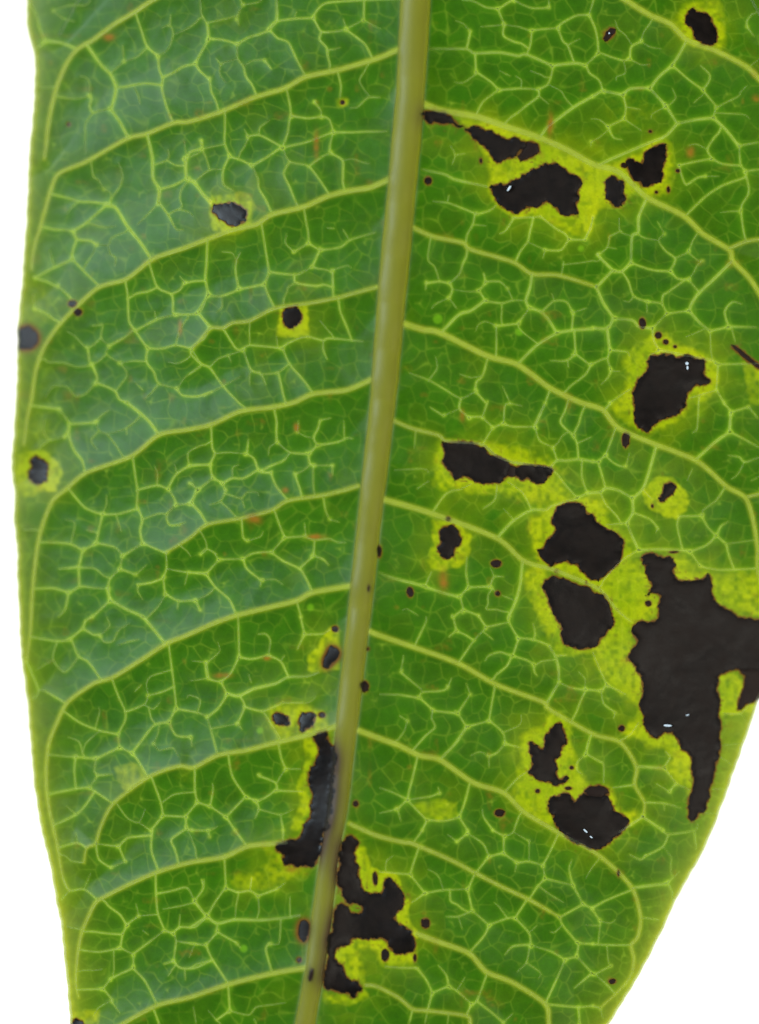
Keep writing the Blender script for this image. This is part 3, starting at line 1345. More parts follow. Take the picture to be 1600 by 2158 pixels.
def ragged(poly, amp, levels=3, seed=0):
    r = np.random.default_rng(seed); p = poly.copy()
    for l in range(levels):
        n = np.roll(p, -1, 0); e = n - p; ln = np.hypot(e[:, 0], e[:, 1])[:, None] + 1e-6
        nrm = np.column_stack([-e[:, 1], e[:, 0]]) / ln
        m = (p + n) / 2 + nrm * np.clip(r.normal(0, amp, (len(p), 1)), -2 * amp, 2 * amp) * np.minimum(ln / 12, 1)
        out = np.empty((2 * len(p), 2)); out[0::2] = p; out[1::2] = m; p = out; amp *= 0.75
        if np.median(ln) < 5: break
    return p

GY, GX = np.mgrid[RY0:RY1, RX0:RX1].astype(np.float32)
ycol = np.arange(RY0, RY1, dtype=np.float32)
# distances
R = 130
d_side = new(R)
for c in side_curves: stamp_min(d_side, thin(c, 4), R)
for _, _, c in FAR: stamp_min(d_side, thin(c, 3), R)
rib = new()
for (w0, w1, p), c in zip(SIDE, side_curves):
    n = len(c)
    for j in range(0, n - 1, 8):
        seg = c[j:j + 9]; w = (w0 + (w1 - w0) * j / n) * 0.82 * min(1, 0.25 + (n - j) / (0.16 * n))
        xa = int(max(seg[:, 0].min() - 24 - RX0, 0)); xb = int(min(seg[:, 0].max() + 24 - RX0, W)); ya = int(max(seg[:, 1].min() - 24 - RY0, 0)); yb = int(min(seg[:, 1].max() + 24 - RY0, H))
        if xa >= xb or ya >= yb: continue
        sub = np.full((yb - ya, xb - xa), 99, np.float32)
        gx = GX[ya:yb, xa:xb]; gy = GY[ya:yb, xa:xb]
        for a, b in zip(seg[:-1:2], seg[2::2]):
            dx, dy = b - a; t = np.clip(((gx - a[0]) * dx + (gy - a[1]) * dy) / (dx * dx + dy * dy + 1e-9), 0, 1)
            np.minimum(sub, np.hypot(gx - a[0] - t * dx, gy - a[1] - t * dy), out=sub)
        val = 1 / (1 + np.exp((sub - w * 0.45) / 1.7))
        np.maximum(rib[ya:yb, xa:xb], val, out=rib[ya:yb, xa:xb])
d_mid = np.abs(GX - mid_x(ycol)[:, None]); w_mid = mid_w(ycol)[:, None]
midm = 1 / (1 + np.exp((d_mid - w_mid * 0.86) / 2.0))
# network: strength adds up where veins meet, which widens the junctions
NETW = {1: (1.4, 0.44), 2: (1.6, 0.76), 3: (2.2, 0.90)}
inv = np.ones((H, W), np.float32); d_net = new(40)
for (c, p), (fr0, fr1) in zip(NET, FREE):
    sg, am = NETW[c]; am *= 0.85 + 0.25 * rng.random(); R2 = 9 if c < 3 else 13
    sub = None
    xa = int(max(p[:, 0].min() - R2 - RX0, 0)); xb = int(min(p[:, 0].max() + R2 - RX0 + 1, W)); ya = int(max(p[:, 1].min() - R2 - RY0, 0)); yb = int(min(p[:, 1].max() + R2 - RY0 + 1, H))
    if xa >= xb or ya >= yb: continue
    gx = GX[ya:yb, xa:xb]; gy = GY[ya:yb, xa:xb]; best = np.zeros(gx.shape, np.float32)
    q = thin(p, 2); nq = len(q)
    for j, (a, b) in enumerate(zip(q[:-1], q[1:])):
        dx, dy = b - a; t = np.clip(((gx - a[0]) * dx + (gy - a[1]) * dy) / (dx * dx + dy * dy + 1e-9), 0, 1)
        s_ = (j + 0.5) / nq; fd = 1.0
        if fr0: fd *= min(1, 0.2 + 1.5 * s_)
        if fr1: fd *= min(1, 0.2 + 1.5 * (1 - s_))
        np.maximum(best, fd * np.exp(-0.5 * ((gx - a[0] - t * dx) ** 2 + (gy - a[1] - t * dy) ** 2) / sg ** 2), out=best)
    inv[ya:yb, xa:xb] *= 1 - am * best
    stamp_min(d_net, thin(p, 4), 40)
# faint free-ending veinlets inside the meshes
d_any = np.minimum(np.minimum(d_net, d_side), np.maximum(d_mid - w_mid, 0))
r2 = np.random.default_rng(21); nv = 0
for _ in range(9000):
    x, y = r2.uniform(60, 1620), r2.uniform(-20, 2180)
    dd = d_any[int(y - RY0), int(x - RX0)]
    if dd < 9 or dd > 60 or x < left_x(y) + 25 or x > right_x(y) - 15: continue
    nv += 1
    if nv > 260: break
    a = r2.uniform(0, 6.28); L = r2.uniform(5, 13); am = r2.uniform(0.04, 0.16)
    arms = [(a, L)] + ([(a + r2.uniform(1.6, 2.6), L * .7)] if r2.random() < .7 else []) + ([(a - r2.uniform(1.6, 2.6), L * .7)] if r2.random() < .5 else [])
    for aa, l in arms:
        e = (x + math.cos(aa) * l, y + math.sin(aa) * l)
        xa = int(x - 18 - RX0); ya = int(y - 18 - RY0)
        if xa < 0 or ya < 0: continue
        gx = GX[ya:ya + 37, xa:xa + 37]; gy = GY[ya:ya + 37, xa:xa + 37]
        dx, dy = e[0] - x, e[1] - y; t = np.clip(((gx - x) * dx + (gy - y) * dy) / (dx * dx + dy * dy), 0, 1)
        inv[ya:ya + 37, xa:xa + 37] *= 1 - am * np.exp(-0.5 * (np.hypot(gx - x - t * dx, gy - y - t * dy) / 1.7) ** 2)
# knots where veins meet
ends = np.vstack([np.vstack([p[0], p[-1]]) for _, p in NET])
for x, y in ends:
    nn = (np.hypot(ends[:, 0] - x, ends[:, 1] - y) < 4).sum()
    xa, ya = int(x - 12 - RX0), int(y - 12 - RY0)
    if xa < 0 or ya < 0 or nn < 2: continue
    inv[ya:ya + 25, xa:xa + 25] *= 1 - 0.30 * np.exp(-0.5 * ((GX[ya:ya + 25, xa:xa + 25] - x) ** 2 + (GY[ya:ya + 25, xa:xa + 25] - y) ** 2) / 3.0 ** 2)
inv = 1 - (1 - inv) * (0.82 + 0.3 * vnoise(14, 77))
# the finest meshes: faint closed cells between the traced veins
def cells(cell, seed):
    r = np.random.default_rng(seed); wx = (vnoise(30, seed + 1) - .5) * 16; wy = (vnoise(30, seed + 2) - .5) * 16
    fx = (GX - RX0 + wx) / cell + 3; fy = (GY - RY0 + wy) / cell + 3; n = int(max(W, H) / cell) + 10
    jx = r.uniform(.08, .92, (n, n)).astype(np.float32); jy = r.uniform(.08, .92, (n, n)).astype(np.float32)
    ix, iy = fx.astype(int), fy.astype(int); f1 = new(9); f2 = new(9); idn = new()
    for oy in (-1, 0, 1):
        for ox in (-1, 0, 1):
            d = np.hypot(ix + ox + jx[iy + oy, ix + ox] - fx, iy + oy + jy[iy + oy, ix + ox] - fy).astype(np.float32)
            c = d < f1; f2 = np.where(c, f1, np.minimum(f2, d)); idn = np.where(c, jx[iy + oy, ix + ox], idn); f1 = np.where(c, d, f1)
    return (f2 - f1) * cell, idn
ce, cid = cells(37, 40); room_ = np.clip((d_any - 2) / 6, 0, 1)
inv *= 1 - 0.17 * np.exp(-(ce / 2.4) ** 2) * room_ * (0.35 + 0.9 * vnoise(45, 43))
tone = blur(cid.astype(np.float32), 1.5) * 0.6 + vnoise(60, 44) * 0.4
net = 1 - inv
glow = np.maximum(blur(net, 6.0), 0.6 * blur(net, 3.0))                                        # paler tissue beside the veins

# sick tissue
nz1 = vnoise(9, 1); nz2 = vnoise(22, 2); nz3 = vnoise(4.5, 3); nz4 = vnoise(160, 4)
yellow = new(); pale = new(); small = new()
for i, (s, p) in enumerate(YEL):
    m, a, b = fill(ragged(p, 3.0, 2, 50 + i)); T_ = pale if s < 0.5 else small if np.ptp(p[:, 0]) < 110 else yellow; T_[a, b] = np.maximum(T_[a, b], m * s)
yellow = np.maximum(blur(yellow, 8.5) * 1.08, blur(pale, 16) * 0.8); yellow = np.maximum(yellow, blur(small, 3.5) * 1.05)
LESP = []; necro = new(); soft = new()
for i, (c, p) in enumerate(LES):
    q = ragged(p, 3.3 if c == 'L' else 1.6, 4, 100 + i); LESP.append((c, q))
    m, a, b = fill(q)
    if c == 'F': soft[a, b] = np.maximum(soft[a, b], m)
    else: necro[a, b] = np.maximum(necro[a, b], m)
for i, p in enumerate(SLIVER):
    m, a, b = fill(p); necro[a, b] = np.maximum(necro[a, b], m)
spk = new(); spk_y = new()
for (x, y, rx, ry) in SPECK:
    xa, ya = int(x - 40 - RX0), int(y - 40 - RY0); sl = (slice(max(ya, 0), ya + 80), slice(max(xa, 0), xa + 80))
    e = np.sqrt(((GX[sl] - x) / rx) ** 2 + ((GY[sl] - y) / ry) ** 2); rr = math.sqrt(rx * ry)
    spk[sl] = np.maximum(spk[sl], 1 / (1 + np.exp((e - 1) * rr / 1.3)))
    spk_y[sl] = np.maximum(spk_y[sl], np.exp(-np.maximum(e - 1, 0) * rr / 5.0) * min(1, rr / 9))
near = np.clip(blur(necro, 10) * 2.0, 0, 1) + np.clip(blur(soft, 10) * 1.6, 0, 1)
halo = np.clip(yellow * (0.38 + 0.8 * nz1 + 0.35 * nz2) + 0.55 * near * (0.35 + 0.9 * nz2) + 0.45 * spk_y * (0.5 + nz1), 0, 1)
halo = np.clip((halo - 0.10 * nz3) * 1.0, 0, 1); halo = halo * (0.72 + 0.28 * halo); wide = np.clip(blur(np.maximum(necro, yellow), 42) * 0.7, 0, 0.26)
halo = np.clip(np.maximum(halo, wide * (0.5 + 0.7 * nz2)) - 0.22 * (tone - 0.4) * (halo < 0.95), 0, 1)
edge = blur(necro, 4.6); brown = np.clip(edge * 1.7 - 0.22 + 0.5 * (nz3 - 0.5) * (edge > 0.02), 0, 1)
brown = np.maximum(brown, np.clip(blur(soft, 7) * 1.5, 0, 1)); brown = np.maximum(brown, spk)
# scattered browned cells beside the lesions
brown = np.maximum(brown, np.clip((vnoise(6, 8) - 0.80) * 5, 0, 1) * np.clip(blur(necro, 14) * 2, 0, 1) * 0.7)
rust = new()
for (x, y, rx, ry) in RUST:
    xa, ya = int(x - 3 * rx - RX0), int(y - 3 * ry - RY0); sl = (slice(max(ya, 0), int(ya + 6 * ry) + 2), slice(max(xa, 0), int(xa + 6 * rx) + 2))
    rust[sl] = np.maximum(rust[sl], np.exp(-1.6 * (((GX[sl] - x) / rx) ** 2 + ((GY[sl] - y) / ry) ** 2)))
rust *= 0.45 + 0.9 * nz1
rust = np.maximum(rust, np.clip((vnoise(28, 31) - 0.86) * 5, 0, 1) * vnoise(6, 32) * 0.6)
dot = new()
for (x, y, r) in DOT:
    xa, ya = int(x - 20 - RX0), int(y - 20 - RY0); sl = (slice(ya, ya + 40), slice(xa, xa + 40))
    dot[sl] = np.maximum(dot[sl], 1 / (1 + np.exp((np.hypot(GX[sl] - x, GY[sl] - y) - r) / 1.0)))
# pale rim of the blade
d_edge = np.minimum(GX - left_x(ycol)[:, None], right_x(ycol)[:, None] - GX)
rim = np.clip(np.exp(-np.maximum(d_edge, 0) / 9.0), 0, 1) * 0.1 + 0.8 * np.exp(-np.maximum(d_edge, 0) / 4.5) + (0.20 + 0.22 * np.clip((ycol[:, None] - 1100) / 800, 0, 1)) * np.exp(-np.maximum(d_edge, 0) / 38.0)

# ------------------------------------------------------------------ relief of the blade (photo px units)
def base_z(x, y):
    dx = x - mid_x(y)
    zl = -(0.030 * np.abs(dx) + 0.00025 * dx * dx); zr = -(0.060 * np.abs(dx) + 0.000070 * dx * dx)
    z = np.where(dx < 0, zl, zr)
    z = z + 5.0 * np.sin(y / 330.0 + 0.6) * np.clip(np.abs(dx) / 500, 0, 1) + 3.0 * np.sin(y / 95.0 + x / 160.0) * np.clip(np.abs(dx) / 700, 0, 1)
    return z
ridge = 19.0 * np.exp(-d_side / 58.0) + 10.0 * np.exp(-np.maximum(d_mid - w_mid * 0.6, 0) / 36.0)
ridge += 1.3 * np.exp(-d_net / 9.0) * (1 - rib) * (1 - midm)
relief = blur(ridge.astype(np.float32), 2.6) + 0.8 * (nz2 - 0.5) + 0.25 * (nz1 - 0.5) + 1.5 * (vnoise(70, 9) - 0.5) - 1.0 * brown
def samp(A, x, y):
    fx = np.clip(np.asarray(x, float) - RX0, 0, W - 1.001); fy = np.clip(np.asarray(y, float) - RY0, 0, H - 1.001)
    ix, iy = fx.astype(int), fy.astype(int); tx, ty = fx - ix, fy - iy
    return (A[iy, ix] * (1 - tx) + A[iy, ix + 1] * tx) * (1 - ty) + (A[iy + 1, ix] * (1 - tx) + A[iy + 1, ix + 1] * tx) * ty
def inside(x, y): return (x > RX0) & (x < RX1) & (y > RY0) & (y < RY1)
far_seg = np.vstack([np.column_stack([c[:-1:3], np.full(len(c[:-1:3]), 0)]) for _, _, c in FAR])
def far_d(x, y):
    out = np.full(x.shape, 200.0)
    for px, py, _ in far_seg: np.minimum(out, np.hypot(x - px, y - py), out=out)
    return out
def surf_z(x, y):
    x = np.asarray(x, float); y = np.asarray(y, float)
    z = base_z(x, y); ins = inside(x, y); r = np.zeros(x.shape)
    if ins.any(): r[ins] = samp(relief, x[ins], y[ins])
    o = ~ins
    if o.any():
        dm = np.abs(x[o] - mid_x(y[o])); r[o] = 19 * np.exp(-far_d(x[o], y[o]) / 58.0) + 10 * np.exp(-np.maximum(dm - mid_w(y[o]) * .6, 0) / 36)
    return z + r
def top_z(x, y):
    x = np.asarray(x, float); y = np.asarray(y, float); z = surf_z(x, y); m = mid_x(y); w = mid_w(y)
    t = np.clip((x - m) / (w * 1.03), -1, 1); pr = np.sqrt(1 - t * t) ** 1.1
    return np.maximum(z, z * (1 - pr) + (surf_z(m, y) + 0.62 * w) * pr + 0.8 * (pr > 0.05))
def world_pts(x, y, z):
    """photo position on the leaf's surface at height z (px) -> metres; one ray per point, depth from the surface"""
    zm = np.asarray(z, float) * S; f = 1 - zm / CAMZ
    return np.column_stack([(np.asarray(x) - CX) * S * f, -(np.asarray(y) - CY) * S * f, zm])

# ------------------------------------------------------------------ materials
def nodes(name):
    m = bpy.data.materials.new(name); m.use_nodes = True; nt = m.node_tree; nt.nodes.clear()
    return m, nt
def N(nt, t, **kw):
    n = nt.nodes.new(t)
    for a, b in kw.items():
        if a in ('op',): n.operation = b
        else: setattr(n, a, b)
    return n
def mixc(nt, fac, a, b, mode='MIX'):
    n = nt.nodes.new('ShaderNodeMix'); n.data_type = 'RGBA'; n.blend_type = mode
    for sock, v in ((n.inputs[0], fac), (n.inputs[6], a), (n.inputs[7], b)):
        if hasattr(v, 'is_linked'): nt.links.new(v, sock)
        elif isinstance(v, tuple): sock.default_value = v + (1,)
        else: sock.default_value = v
    return n.outputs[2]
def math_(nt, op, a, b=0.0, c=None, clamp=False):
    n = nt.nodes.new('ShaderNodeMath'); n.operation = op; n.use_clamp = clamp
    for i, v in enumerate((a, b) if c is None else (a, b, c)):
        if hasattr(v, 'is_linked'): nt.links.new(v, n.inputs[i])
        else: n.inputs[i].default_value = v
    return n.outputs[0]
def noise(nt, scale, detail=3, rough=0.55, stretch=None):
    tc = nt.nodes.new('ShaderNodeTexCoord'); mp = nt.nodes.new('ShaderNodeMapping')
    nt.links.new(tc.outputs['Object'], mp.inputs[0])
    if stretch: mp.inputs['Scale'].default_value = stretch
    n = nt.nodes.new('ShaderNodeTexNoise'); nt.links.new(mp.outputs[0], n.inputs['Vector'])
    n.inputs['Scale'].default_value = scale; n.inputs['Detail'].default_value = detail; n.inputs['Roughness'].default_value = rough
    return n.outputs['Fac']
def attr(nt, name):
    a = nt.nodes.new('ShaderNodeAttribute'); a.attribute_name = name; return a.outputs['Fac']
def bump(nt, h, strength, dist):
    b = nt.nodes.new('ShaderNodeBump'); b.inputs['Strength'].default_value = strength; b.inputs['Distance'].default_value = dist
    nt.links.new(h, b.inputs['Height']); return b.outputs[0]
def leafy(nt, trans, refl, rough, normal=None, spec=0.5):
    """light through the tissue + light off its surface"""
    tr = nt.nodes.new('ShaderNodeBsdfTranslucent'); p = nt.nodes.new('ShaderNodeBsdfPrincipled')
    ad = nt.nodes.new('ShaderNodeAddShader'); o = nt.nodes.new('ShaderNodeOutputMaterial')
    for sock, v in ((tr.inputs['Color'], trans), (p.inputs['Base Color'], refl), (p.inputs['Roughness'], rough)):
        if hasattr(v, 'is_linked'): nt.links.new(v, sock)
        else: sock.default_value = v + (1,) if isinstance(v, tuple) else v
    p.inputs['Specular IOR Level'].default_value = spec
    if normal is not None: nt.links.new(normal, p.inputs['Normal']); nt.links.new(normal, tr.inputs['Normal'])
    nt.links.new(tr.outputs[0], ad.inputs[0]); nt.links.new(p.outputs[0], ad.inputs[1]); nt.links.new(ad.outputs[0], o.inputs[0])
    return p

def make_blade_material():
    m, nt = nodes('leaf_blade')
    n1 = noise(nt, 260, 4); n2 = noise(nt, 1500, 3); n3 = noise(nt, 60, 2)
    g = mixc(nt, math_(nt, 'MULTIPLY_ADD', n1, 1.6, -0.3, True), (0.0090, 0.055, 0.0004), (0.026, 0.106, 0.0007))
    g = mixc(nt, math_(nt, 'MULTIPLY_ADD', n3, 1.8, -0.55, True), g, (0.024, 0.082, 0.0006))
    g = mixc(nt, math_(nt, 'MULTIPLY_ADD', attr(nt, 'tone'), 1.6, -0.55, True), g, (0.027, 0.108, 0.0007))
    # small darker cells between the finest veins
    tc = nt.nodes.new('ShaderNodeTexCoord'); vo = nt.nodes.new('ShaderNodeTexVoronoi'); vo.feature = 'DISTANCE_TO_EDGE'
    vo.inputs['Scale'].default_value = 1150; nt.links.new(tc.outputs['Object'], vo.inputs['Vector'])
    cell = math_(nt, 'MULTIPLY_ADD', vo.outputs['Distance'], -9.0, 1.0, True)
    g = mixc(nt, math_(nt, 'MULTIPLY', cell, 0.18), g, (0.038, 0.132, 0.0016))
    g = mixc(nt, math_(nt, 'MULTIPLY', attr(nt, 'glow'), 1.0, clamp=True), g, (0.062, 0.172, 0.0018))
    g = mixc(nt, attr(nt, 'dot'), g, (0.085, 0.23, 0.004))
    yl = mixc(nt, math_(nt, 'MULTIPLY_ADD', n1, 2.0, -0.5, True), (0.165, 0.270, 0.0006), (0.33, 0.385, 0.0008))
    c = mixc(nt, attr(nt, 'halo'), g, yl)
    c = mixc(nt, attr(nt, 'rim'), c, (0.40, 0.45, 0.030))
    vn = mixc(nt, attr(nt, 'halo'), (0.270, 0.400, 0.028), (0.45, 0.50, 0.016))
    c = mixc(nt, attr(nt, 'vein'), c, vn)
    c = mixc(nt, attr(nt, 'rib'), c, (0.310, 0.380, 0.018))
    c = mixc(nt, attr(nt, 'mid'), c, (0.80, 0.78, 0.42))
    c = mixc(nt, math_(nt, 'MULTIPLY', attr(nt, 'rust'), 1.0, clamp=True), c, (0.20, 0.105, 0.008))
    c = mixc(nt, math_(nt, 'MULTIPLY', attr(nt, 'brown'), 2.2, clamp=True), c, (0.105, 0.050, 0.006))
    c = mixc(nt, math_(nt, 'MULTIPLY_ADD', attr(nt, 'brown'), 2.0, -1.0, True), c, (0.022, 0.009, 0.004))
    n4 = noise(nt, 6500, 2)
    c = mixc(nt, 0.30, c, mixc(nt, n2, (0.2, 0.2, 0.2), (1.7, 1.7, 1.7)), 'MULTIPLY')
    c = mixc(nt, 0.16, c, mixc(nt, n4, (0.2, 0.2, 0.2), (1.7, 1.7, 1.7)), 'MULTIPLY')
    rf = mixc(nt, attr(nt, 'halo'), (0.012, 0.026, 0.005), (0.04, 0.05, 0.004))
    rf = mixc(nt, attr(nt, 'vein'), rf, (0.04, 0.055, 0.012)); rf = mixc(nt, attr(nt, 'rib'), rf, (0.06, 0.07, 0.015))
    rf = mixc(nt, attr(nt, 'brown'), rf, (0.020, 0.014, 0.010))
    nb = bump(nt, n2, 0.06, 0.00010)
    leafy(nt, c, rf, math_(nt, 'MULTIPLY_ADD', n1, 0.06, 0.40), nb, 0.36)
    return m
def make_vein_material():
    m, nt = nodes('leaf_vein'); n1 = noise(nt, 900, 3)
    c = mixc(nt, n1, (0.80, 0.86, 0.62), (0.96, 0.98, 0.84))
    leafy(nt, c, (0.012, 0.016, 0.004), 0.5, None, 0.22); return m
def make_midrib_material():
    m, nt = nodes('leaf_midrib')
    n1 = noise(nt, 420, 4, 0.6, (6, 0.5, 6)); n2 = noise(nt, 120, 3)
    c = mixc(nt, math_(nt, 'MULTIPLY_ADD', n1, 1.8, -0.4, True), (0.164, 0.174, 0.006), (0.184, 0.192, 0.010))
    c = mixc(nt, attr(nt, 'side'), c, (0.25, 0.27, 0.008))
    c = mixc(nt, math_(nt, 'MULTIPLY', attr(nt, 'brown'), math_(nt, 'MULTIPLY_ADD', n2, 0.9, 0.55), clamp=True), c, (0.070, 0.040, 0.022))
    rf = mixc(nt, n1, (0.130, 0.150, 0.024), (0.142, 0.164, 0.030))
    rf = mixc(nt, attr(nt, 'brown'), rf, (0.05, 0.035, 0.03))
    leafy(nt, c, rf, 0.55, bump(nt, n1, 0.06, 0.00012), 1.0); return m
def make_lesion_material(name, dark, lightc, rough, trans=None):
    m, nt = nodes(name); n1 = noise(nt, 700, 5); n2 = noise(nt, 2600, 4, 0.65)
    c = mixc(nt, math_(nt, 'MULTIPLY_ADD', n1, 2.2, -0.7, True), dark, lightc)
    p = leafy(nt, trans or (0.002, 0.0012, 0.0008), c, math_(nt, 'MULTIPLY_ADD', n1, 0.30, rough), bump(nt, n2, 0.12, 0.00010), 0.75)
    return m
M_BLADE = make_blade_material(); M_VEIN = make_vein_material(); M_MID = make_midrib_material()
M_LES = make_lesion_material('lesion_crust', (0.010, 0.0060, 0.0046), (0.036, 0.017, 0.010), 0.34)
M_BRN = make_lesion_material('lesion_brown', (0.030, 0.015, 0.010), (0.060, 0.030, 0.020), 0.35, (0.070, 0.030, 0.010))
M_SOFT = make_lesion_material('lesion_soft', (0.020, 0.015, 0.013), (0.050, 0.036, 0.034), 0.38, (0.018, 0.010, 0.008))
M_GLINT = make_lesion_material('wet_glint', (0.010, 0.008, 0.007), (0.016, 0.012, 0.010), -0.02)  # glossy coat of the added glint facets
M_GLINT.node_tree.nodes['Principled BSDF'].inputs['Specular IOR Level'].default_value = 1.0
def make_panel_material():
    m, nt = nodes('lit_backdrop'); e = nt.nodes.new('ShaderNodeEmission'); o = nt.nodes.new('ShaderNodeOutputMaterial')
    e.inputs[0].default_value = (1.0, 1.0, 0.995, 1); e.inputs[1].default_value = PANEL; nt.links.new(e.outputs[0], o.inputs[0]); return m
M_PANEL = make_panel_material()

# ------------------------------------------------------------------ mesh helpers
def mesh_obj(name, co, faces, mat, parent=None, smooth=True):
    me = bpy.data.meshes.new(name); me.from_pydata([tuple(p) for p in co], [], faces); me.update()
    if smooth: me.polygons.foreach_set('use_smooth', [True] * len(me.polygons))
    me.materials.append(mat); o = bpy.data.objects.new(name, me); COL.objects.link(o)
    if parent is not None: o.parent = parent
    return o
def grid_obj(name, co, nr, nc, mat, parent=None):
    """a quad sheet of nr x nc points"""
    me = bpy.data.meshes.new(name); nv = nr * nc; nf = (nr - 1) * (nc - 1)
    me.vertices.add(nv); me.vertices.foreach_set('co', np.ascontiguousarray(co, np.float32).ravel())
    i = (np.arange(nr - 1)[:, None] * nc + np.arange(nc - 1)[None]).ravel()
    f = np.column_stack([i, i + nc, i + nc + 1, i + 1]).astype(np.int32)
    me.loops.add(nf * 4); me.loops.foreach_set('vertex_index', f.ravel())
    me.polygons.add(nf); me.polygons.foreach_set('loop_start', np.arange(nf, dtype=np.int32) * 4)
    me.polygons.foreach_set('use_smooth', np.ones(nf, bool)); me.update(calc_edges=True); me.validate()
    me.materials.append(mat); o = bpy.data.objects.new(name, me); COL.objects.link(o)
    if parent is not None: o.parent = parent
    return o
def set_attr(o, name, v):
    a = o.data.attributes.new(name, 'FLOAT', 'POINT'); a.data.foreach_set('value', np.ascontiguousarray(v, np.float32))

# ------------------------------------------------------------------ the backdrop
ys_ = np.linspace(-1650, 3000, 400)
zmin = min(base_z(left_x(ys_), ys_).min(), base_z(right_x(ys_), ys_).min()) - 1.0
pz = zmin * S
bd = mesh_obj('backdrop', [(-0.45, -0.45, pz), (0.45, -0.45, pz), (0.45, 0.45, pz), (-0.45, 0.45, pz)], [(0, 1, 2, 3)], M_PANEL, None, False)
bd['kind'] = 'structure'

# ------------------------------------------------------------------ the leaf
leaf = bpy.data.objects.new('leaf', None); COL.objects.link(leaf); leaf.location = (0, 0, pz)
leaf['label'] = 'large green leaf with pale yellow net veins and black blotches on bright white backdrop'
leaf['category'] = 'leaf'
OFF = np.array([0, 0, pz])                      # parts are given relative to the leaf's base

# blade: rows across the leaf, each row from margin to margin
rows = list(np.arange(-30, 2192, 2.4)); st = 2.4; y = -30.0; up = []
while y > -1675: st = min(st * 1.12, 26); y -= st; up.append(max(y, -1682))
st = 2.4; y = rows[-1]; dn = []
while y < 3030: st = min(st * 1.12, 26); y += st; dn.append(min(y, 3039))
rows = np.array(up[::-1] + rows + dn); NC = 690
U = np.linspace(0, 1, NC)
xl, xr = left_x(rows), right_x(rows)
BX = (xl[:, None] * (1 - U) + xr[:, None] * U).ravel(); BY = np.repeat(rows, NC)
BZ = surf_z(BX, BY)
blade = grid_obj('blade', world_pts(BX, BY, BZ) - OFF, len(rows), NC, M_BLADE, leaf)
ins = inside(BX, BY)
def field(A): 
    v = np.zeros(len(BX)); v[ins] = samp(A, BX[ins], BY[ins]); return v
out = ~ins
f_rib = field(rib); f_mid = field(midm)
fd = far_d(BX[out], BY[out]); f_rib[out] = 1 / (1 + np.exp((fd - 5) / 1.8))
f_mid[out] = 1 / (1 + np.exp((np.abs(BX[out] - mid_x(BY[out])) - mid_w(BY[out]) * .86) / 2))
f_rim = field(rim); de = np.minimum(BX[out] - left_x(BY[out]), right_x(BY[out]) - BX[out]); f_rim[out] = .75 * np.exp(-np.maximum(de, 0) / 9)
set_attr(blade, 'vein', np.clip(field(net), 0, 1) * (1 - f_rib)); set_attr(blade, 'glow', np.clip(field(glow) * 2.5, 0, 1))
set_attr(blade, 'rib', f_rib * 0.95); set_attr(blade, 'mid', f_mid); set_attr(blade, 'halo', field(halo)); set_attr(blade, 'brown', field(brown))
set_attr(blade, 'tone', field(tone)); set_attr(blade, 'rust', field(rust)); set_attr(blade, 'dot', field(dot)); set_attr(blade, 'rim', f_rim)

# ribbons draped on the blade: a raised cord along a line
def cord(name, line, w0, w1, height, mat, parent, prof=5, tip=True, taper=False):
    line = np.asarray(line, float); n = len(line)
    d = np.gradient(line, axis=0); d /= np.hypot(d[:, 0], d[:, 1])[:, None] + 1e-9; nr = np.column_stack([-d[:, 1], d[:, 0]])
    t = np.linspace(-1, 1, prof); s = np.linspace(0, 1, n); w = (w0 + (w1 - w0) * s) * 0.5
    if taper: w = w * np.minimum(1, 0.25 + (1 - s) / 0.16)
    if tip: w = w * np.clip(np.minimum(1, (1 - s) * n / 3.0 + 0.35), 0, 1)
    x = line[:, 0:1] + nr[:, 0:1] * t * w[:, None]; yv = line[:, 1:2] + nr[:, 1:2] * t * w[:, None]
    z = surf_z(x.ravel(), yv.ravel()) + ((height * (w / w.max())[:, None]) * (1 - t[None] ** 2)).ravel() - 0.25 * np.tile(np.abs(t) == 1, n) + rng.uniform(0, 0.3)
    return world_pts(x.ravel(), yv.ravel(), z) - OFF, n, prof
def add_cord(name, *a, **k):
    co, n, pf = cord(name, *a, **k); return grid_obj(name, co, n, pf, a[4], a[5])

# midrib, one ribbed cord along the whole leaf with the petiole above
my = np.concatenate([np.arange(-2140, -60, 16.0), np.arange(-60, 2220, 4.0), np.arange(2220, 3040, 12.0)])
mx = mid_x(my); mw = mid_w(my); T = np.linspace(-1, 1, 25)
ml = np.column_stack([mx, my]); d = np.gradient(ml, axis=0); d /= np.hypot(d[:, 0], d[:, 1])[:, None]; nr = np.column_stack([-d[:, 1], d[:, 0]])
if nr[len(nr) // 2, 0] > 0: nr = -nr
wob = 1 + 0.02 * np.sin(my / 37.0) + 0.015 * np.sin(my / 11.3)
PXm = mx[:, None] + nr[:, 0:1] * -T[None] * (mw * wob)[:, None] * 1.03
PYm = my[:, None] + nr[:, 1:2] * -T[None] * (mw * wob)[:, None] * 1.03
centre = surf_z(mx, my)[:, None]
prof = np.sqrt(np.clip(1 - T ** 2, 0, 1)) ** 1.1
ZM = surf_z(PXm.ravel(), PYm.ravel()).reshape(PXm.shape) * (1 - prof[None]) + (centre + 0.62 * mw[:, None]) * prof[None] - 0.6 * (np.abs(T) == 1)[None]
ZM = np.maximum(ZM, zmin + 1)
midrib = grid_obj('midrib', world_pts(PXm.ravel(), PYm.ravel(), ZM.ravel()) - OFF, len(my), len(T), M_MID, leaf)
ib = inside(PXm.ravel(), PYm.ravel()); vb = np.zeros(PXm.size); vb[ib] = samp(np.maximum(brown, np.clip(blur(necro, 17) * 2.6, 0, 1)), PXm.ravel()[ib], PYm.ravel()[ib])
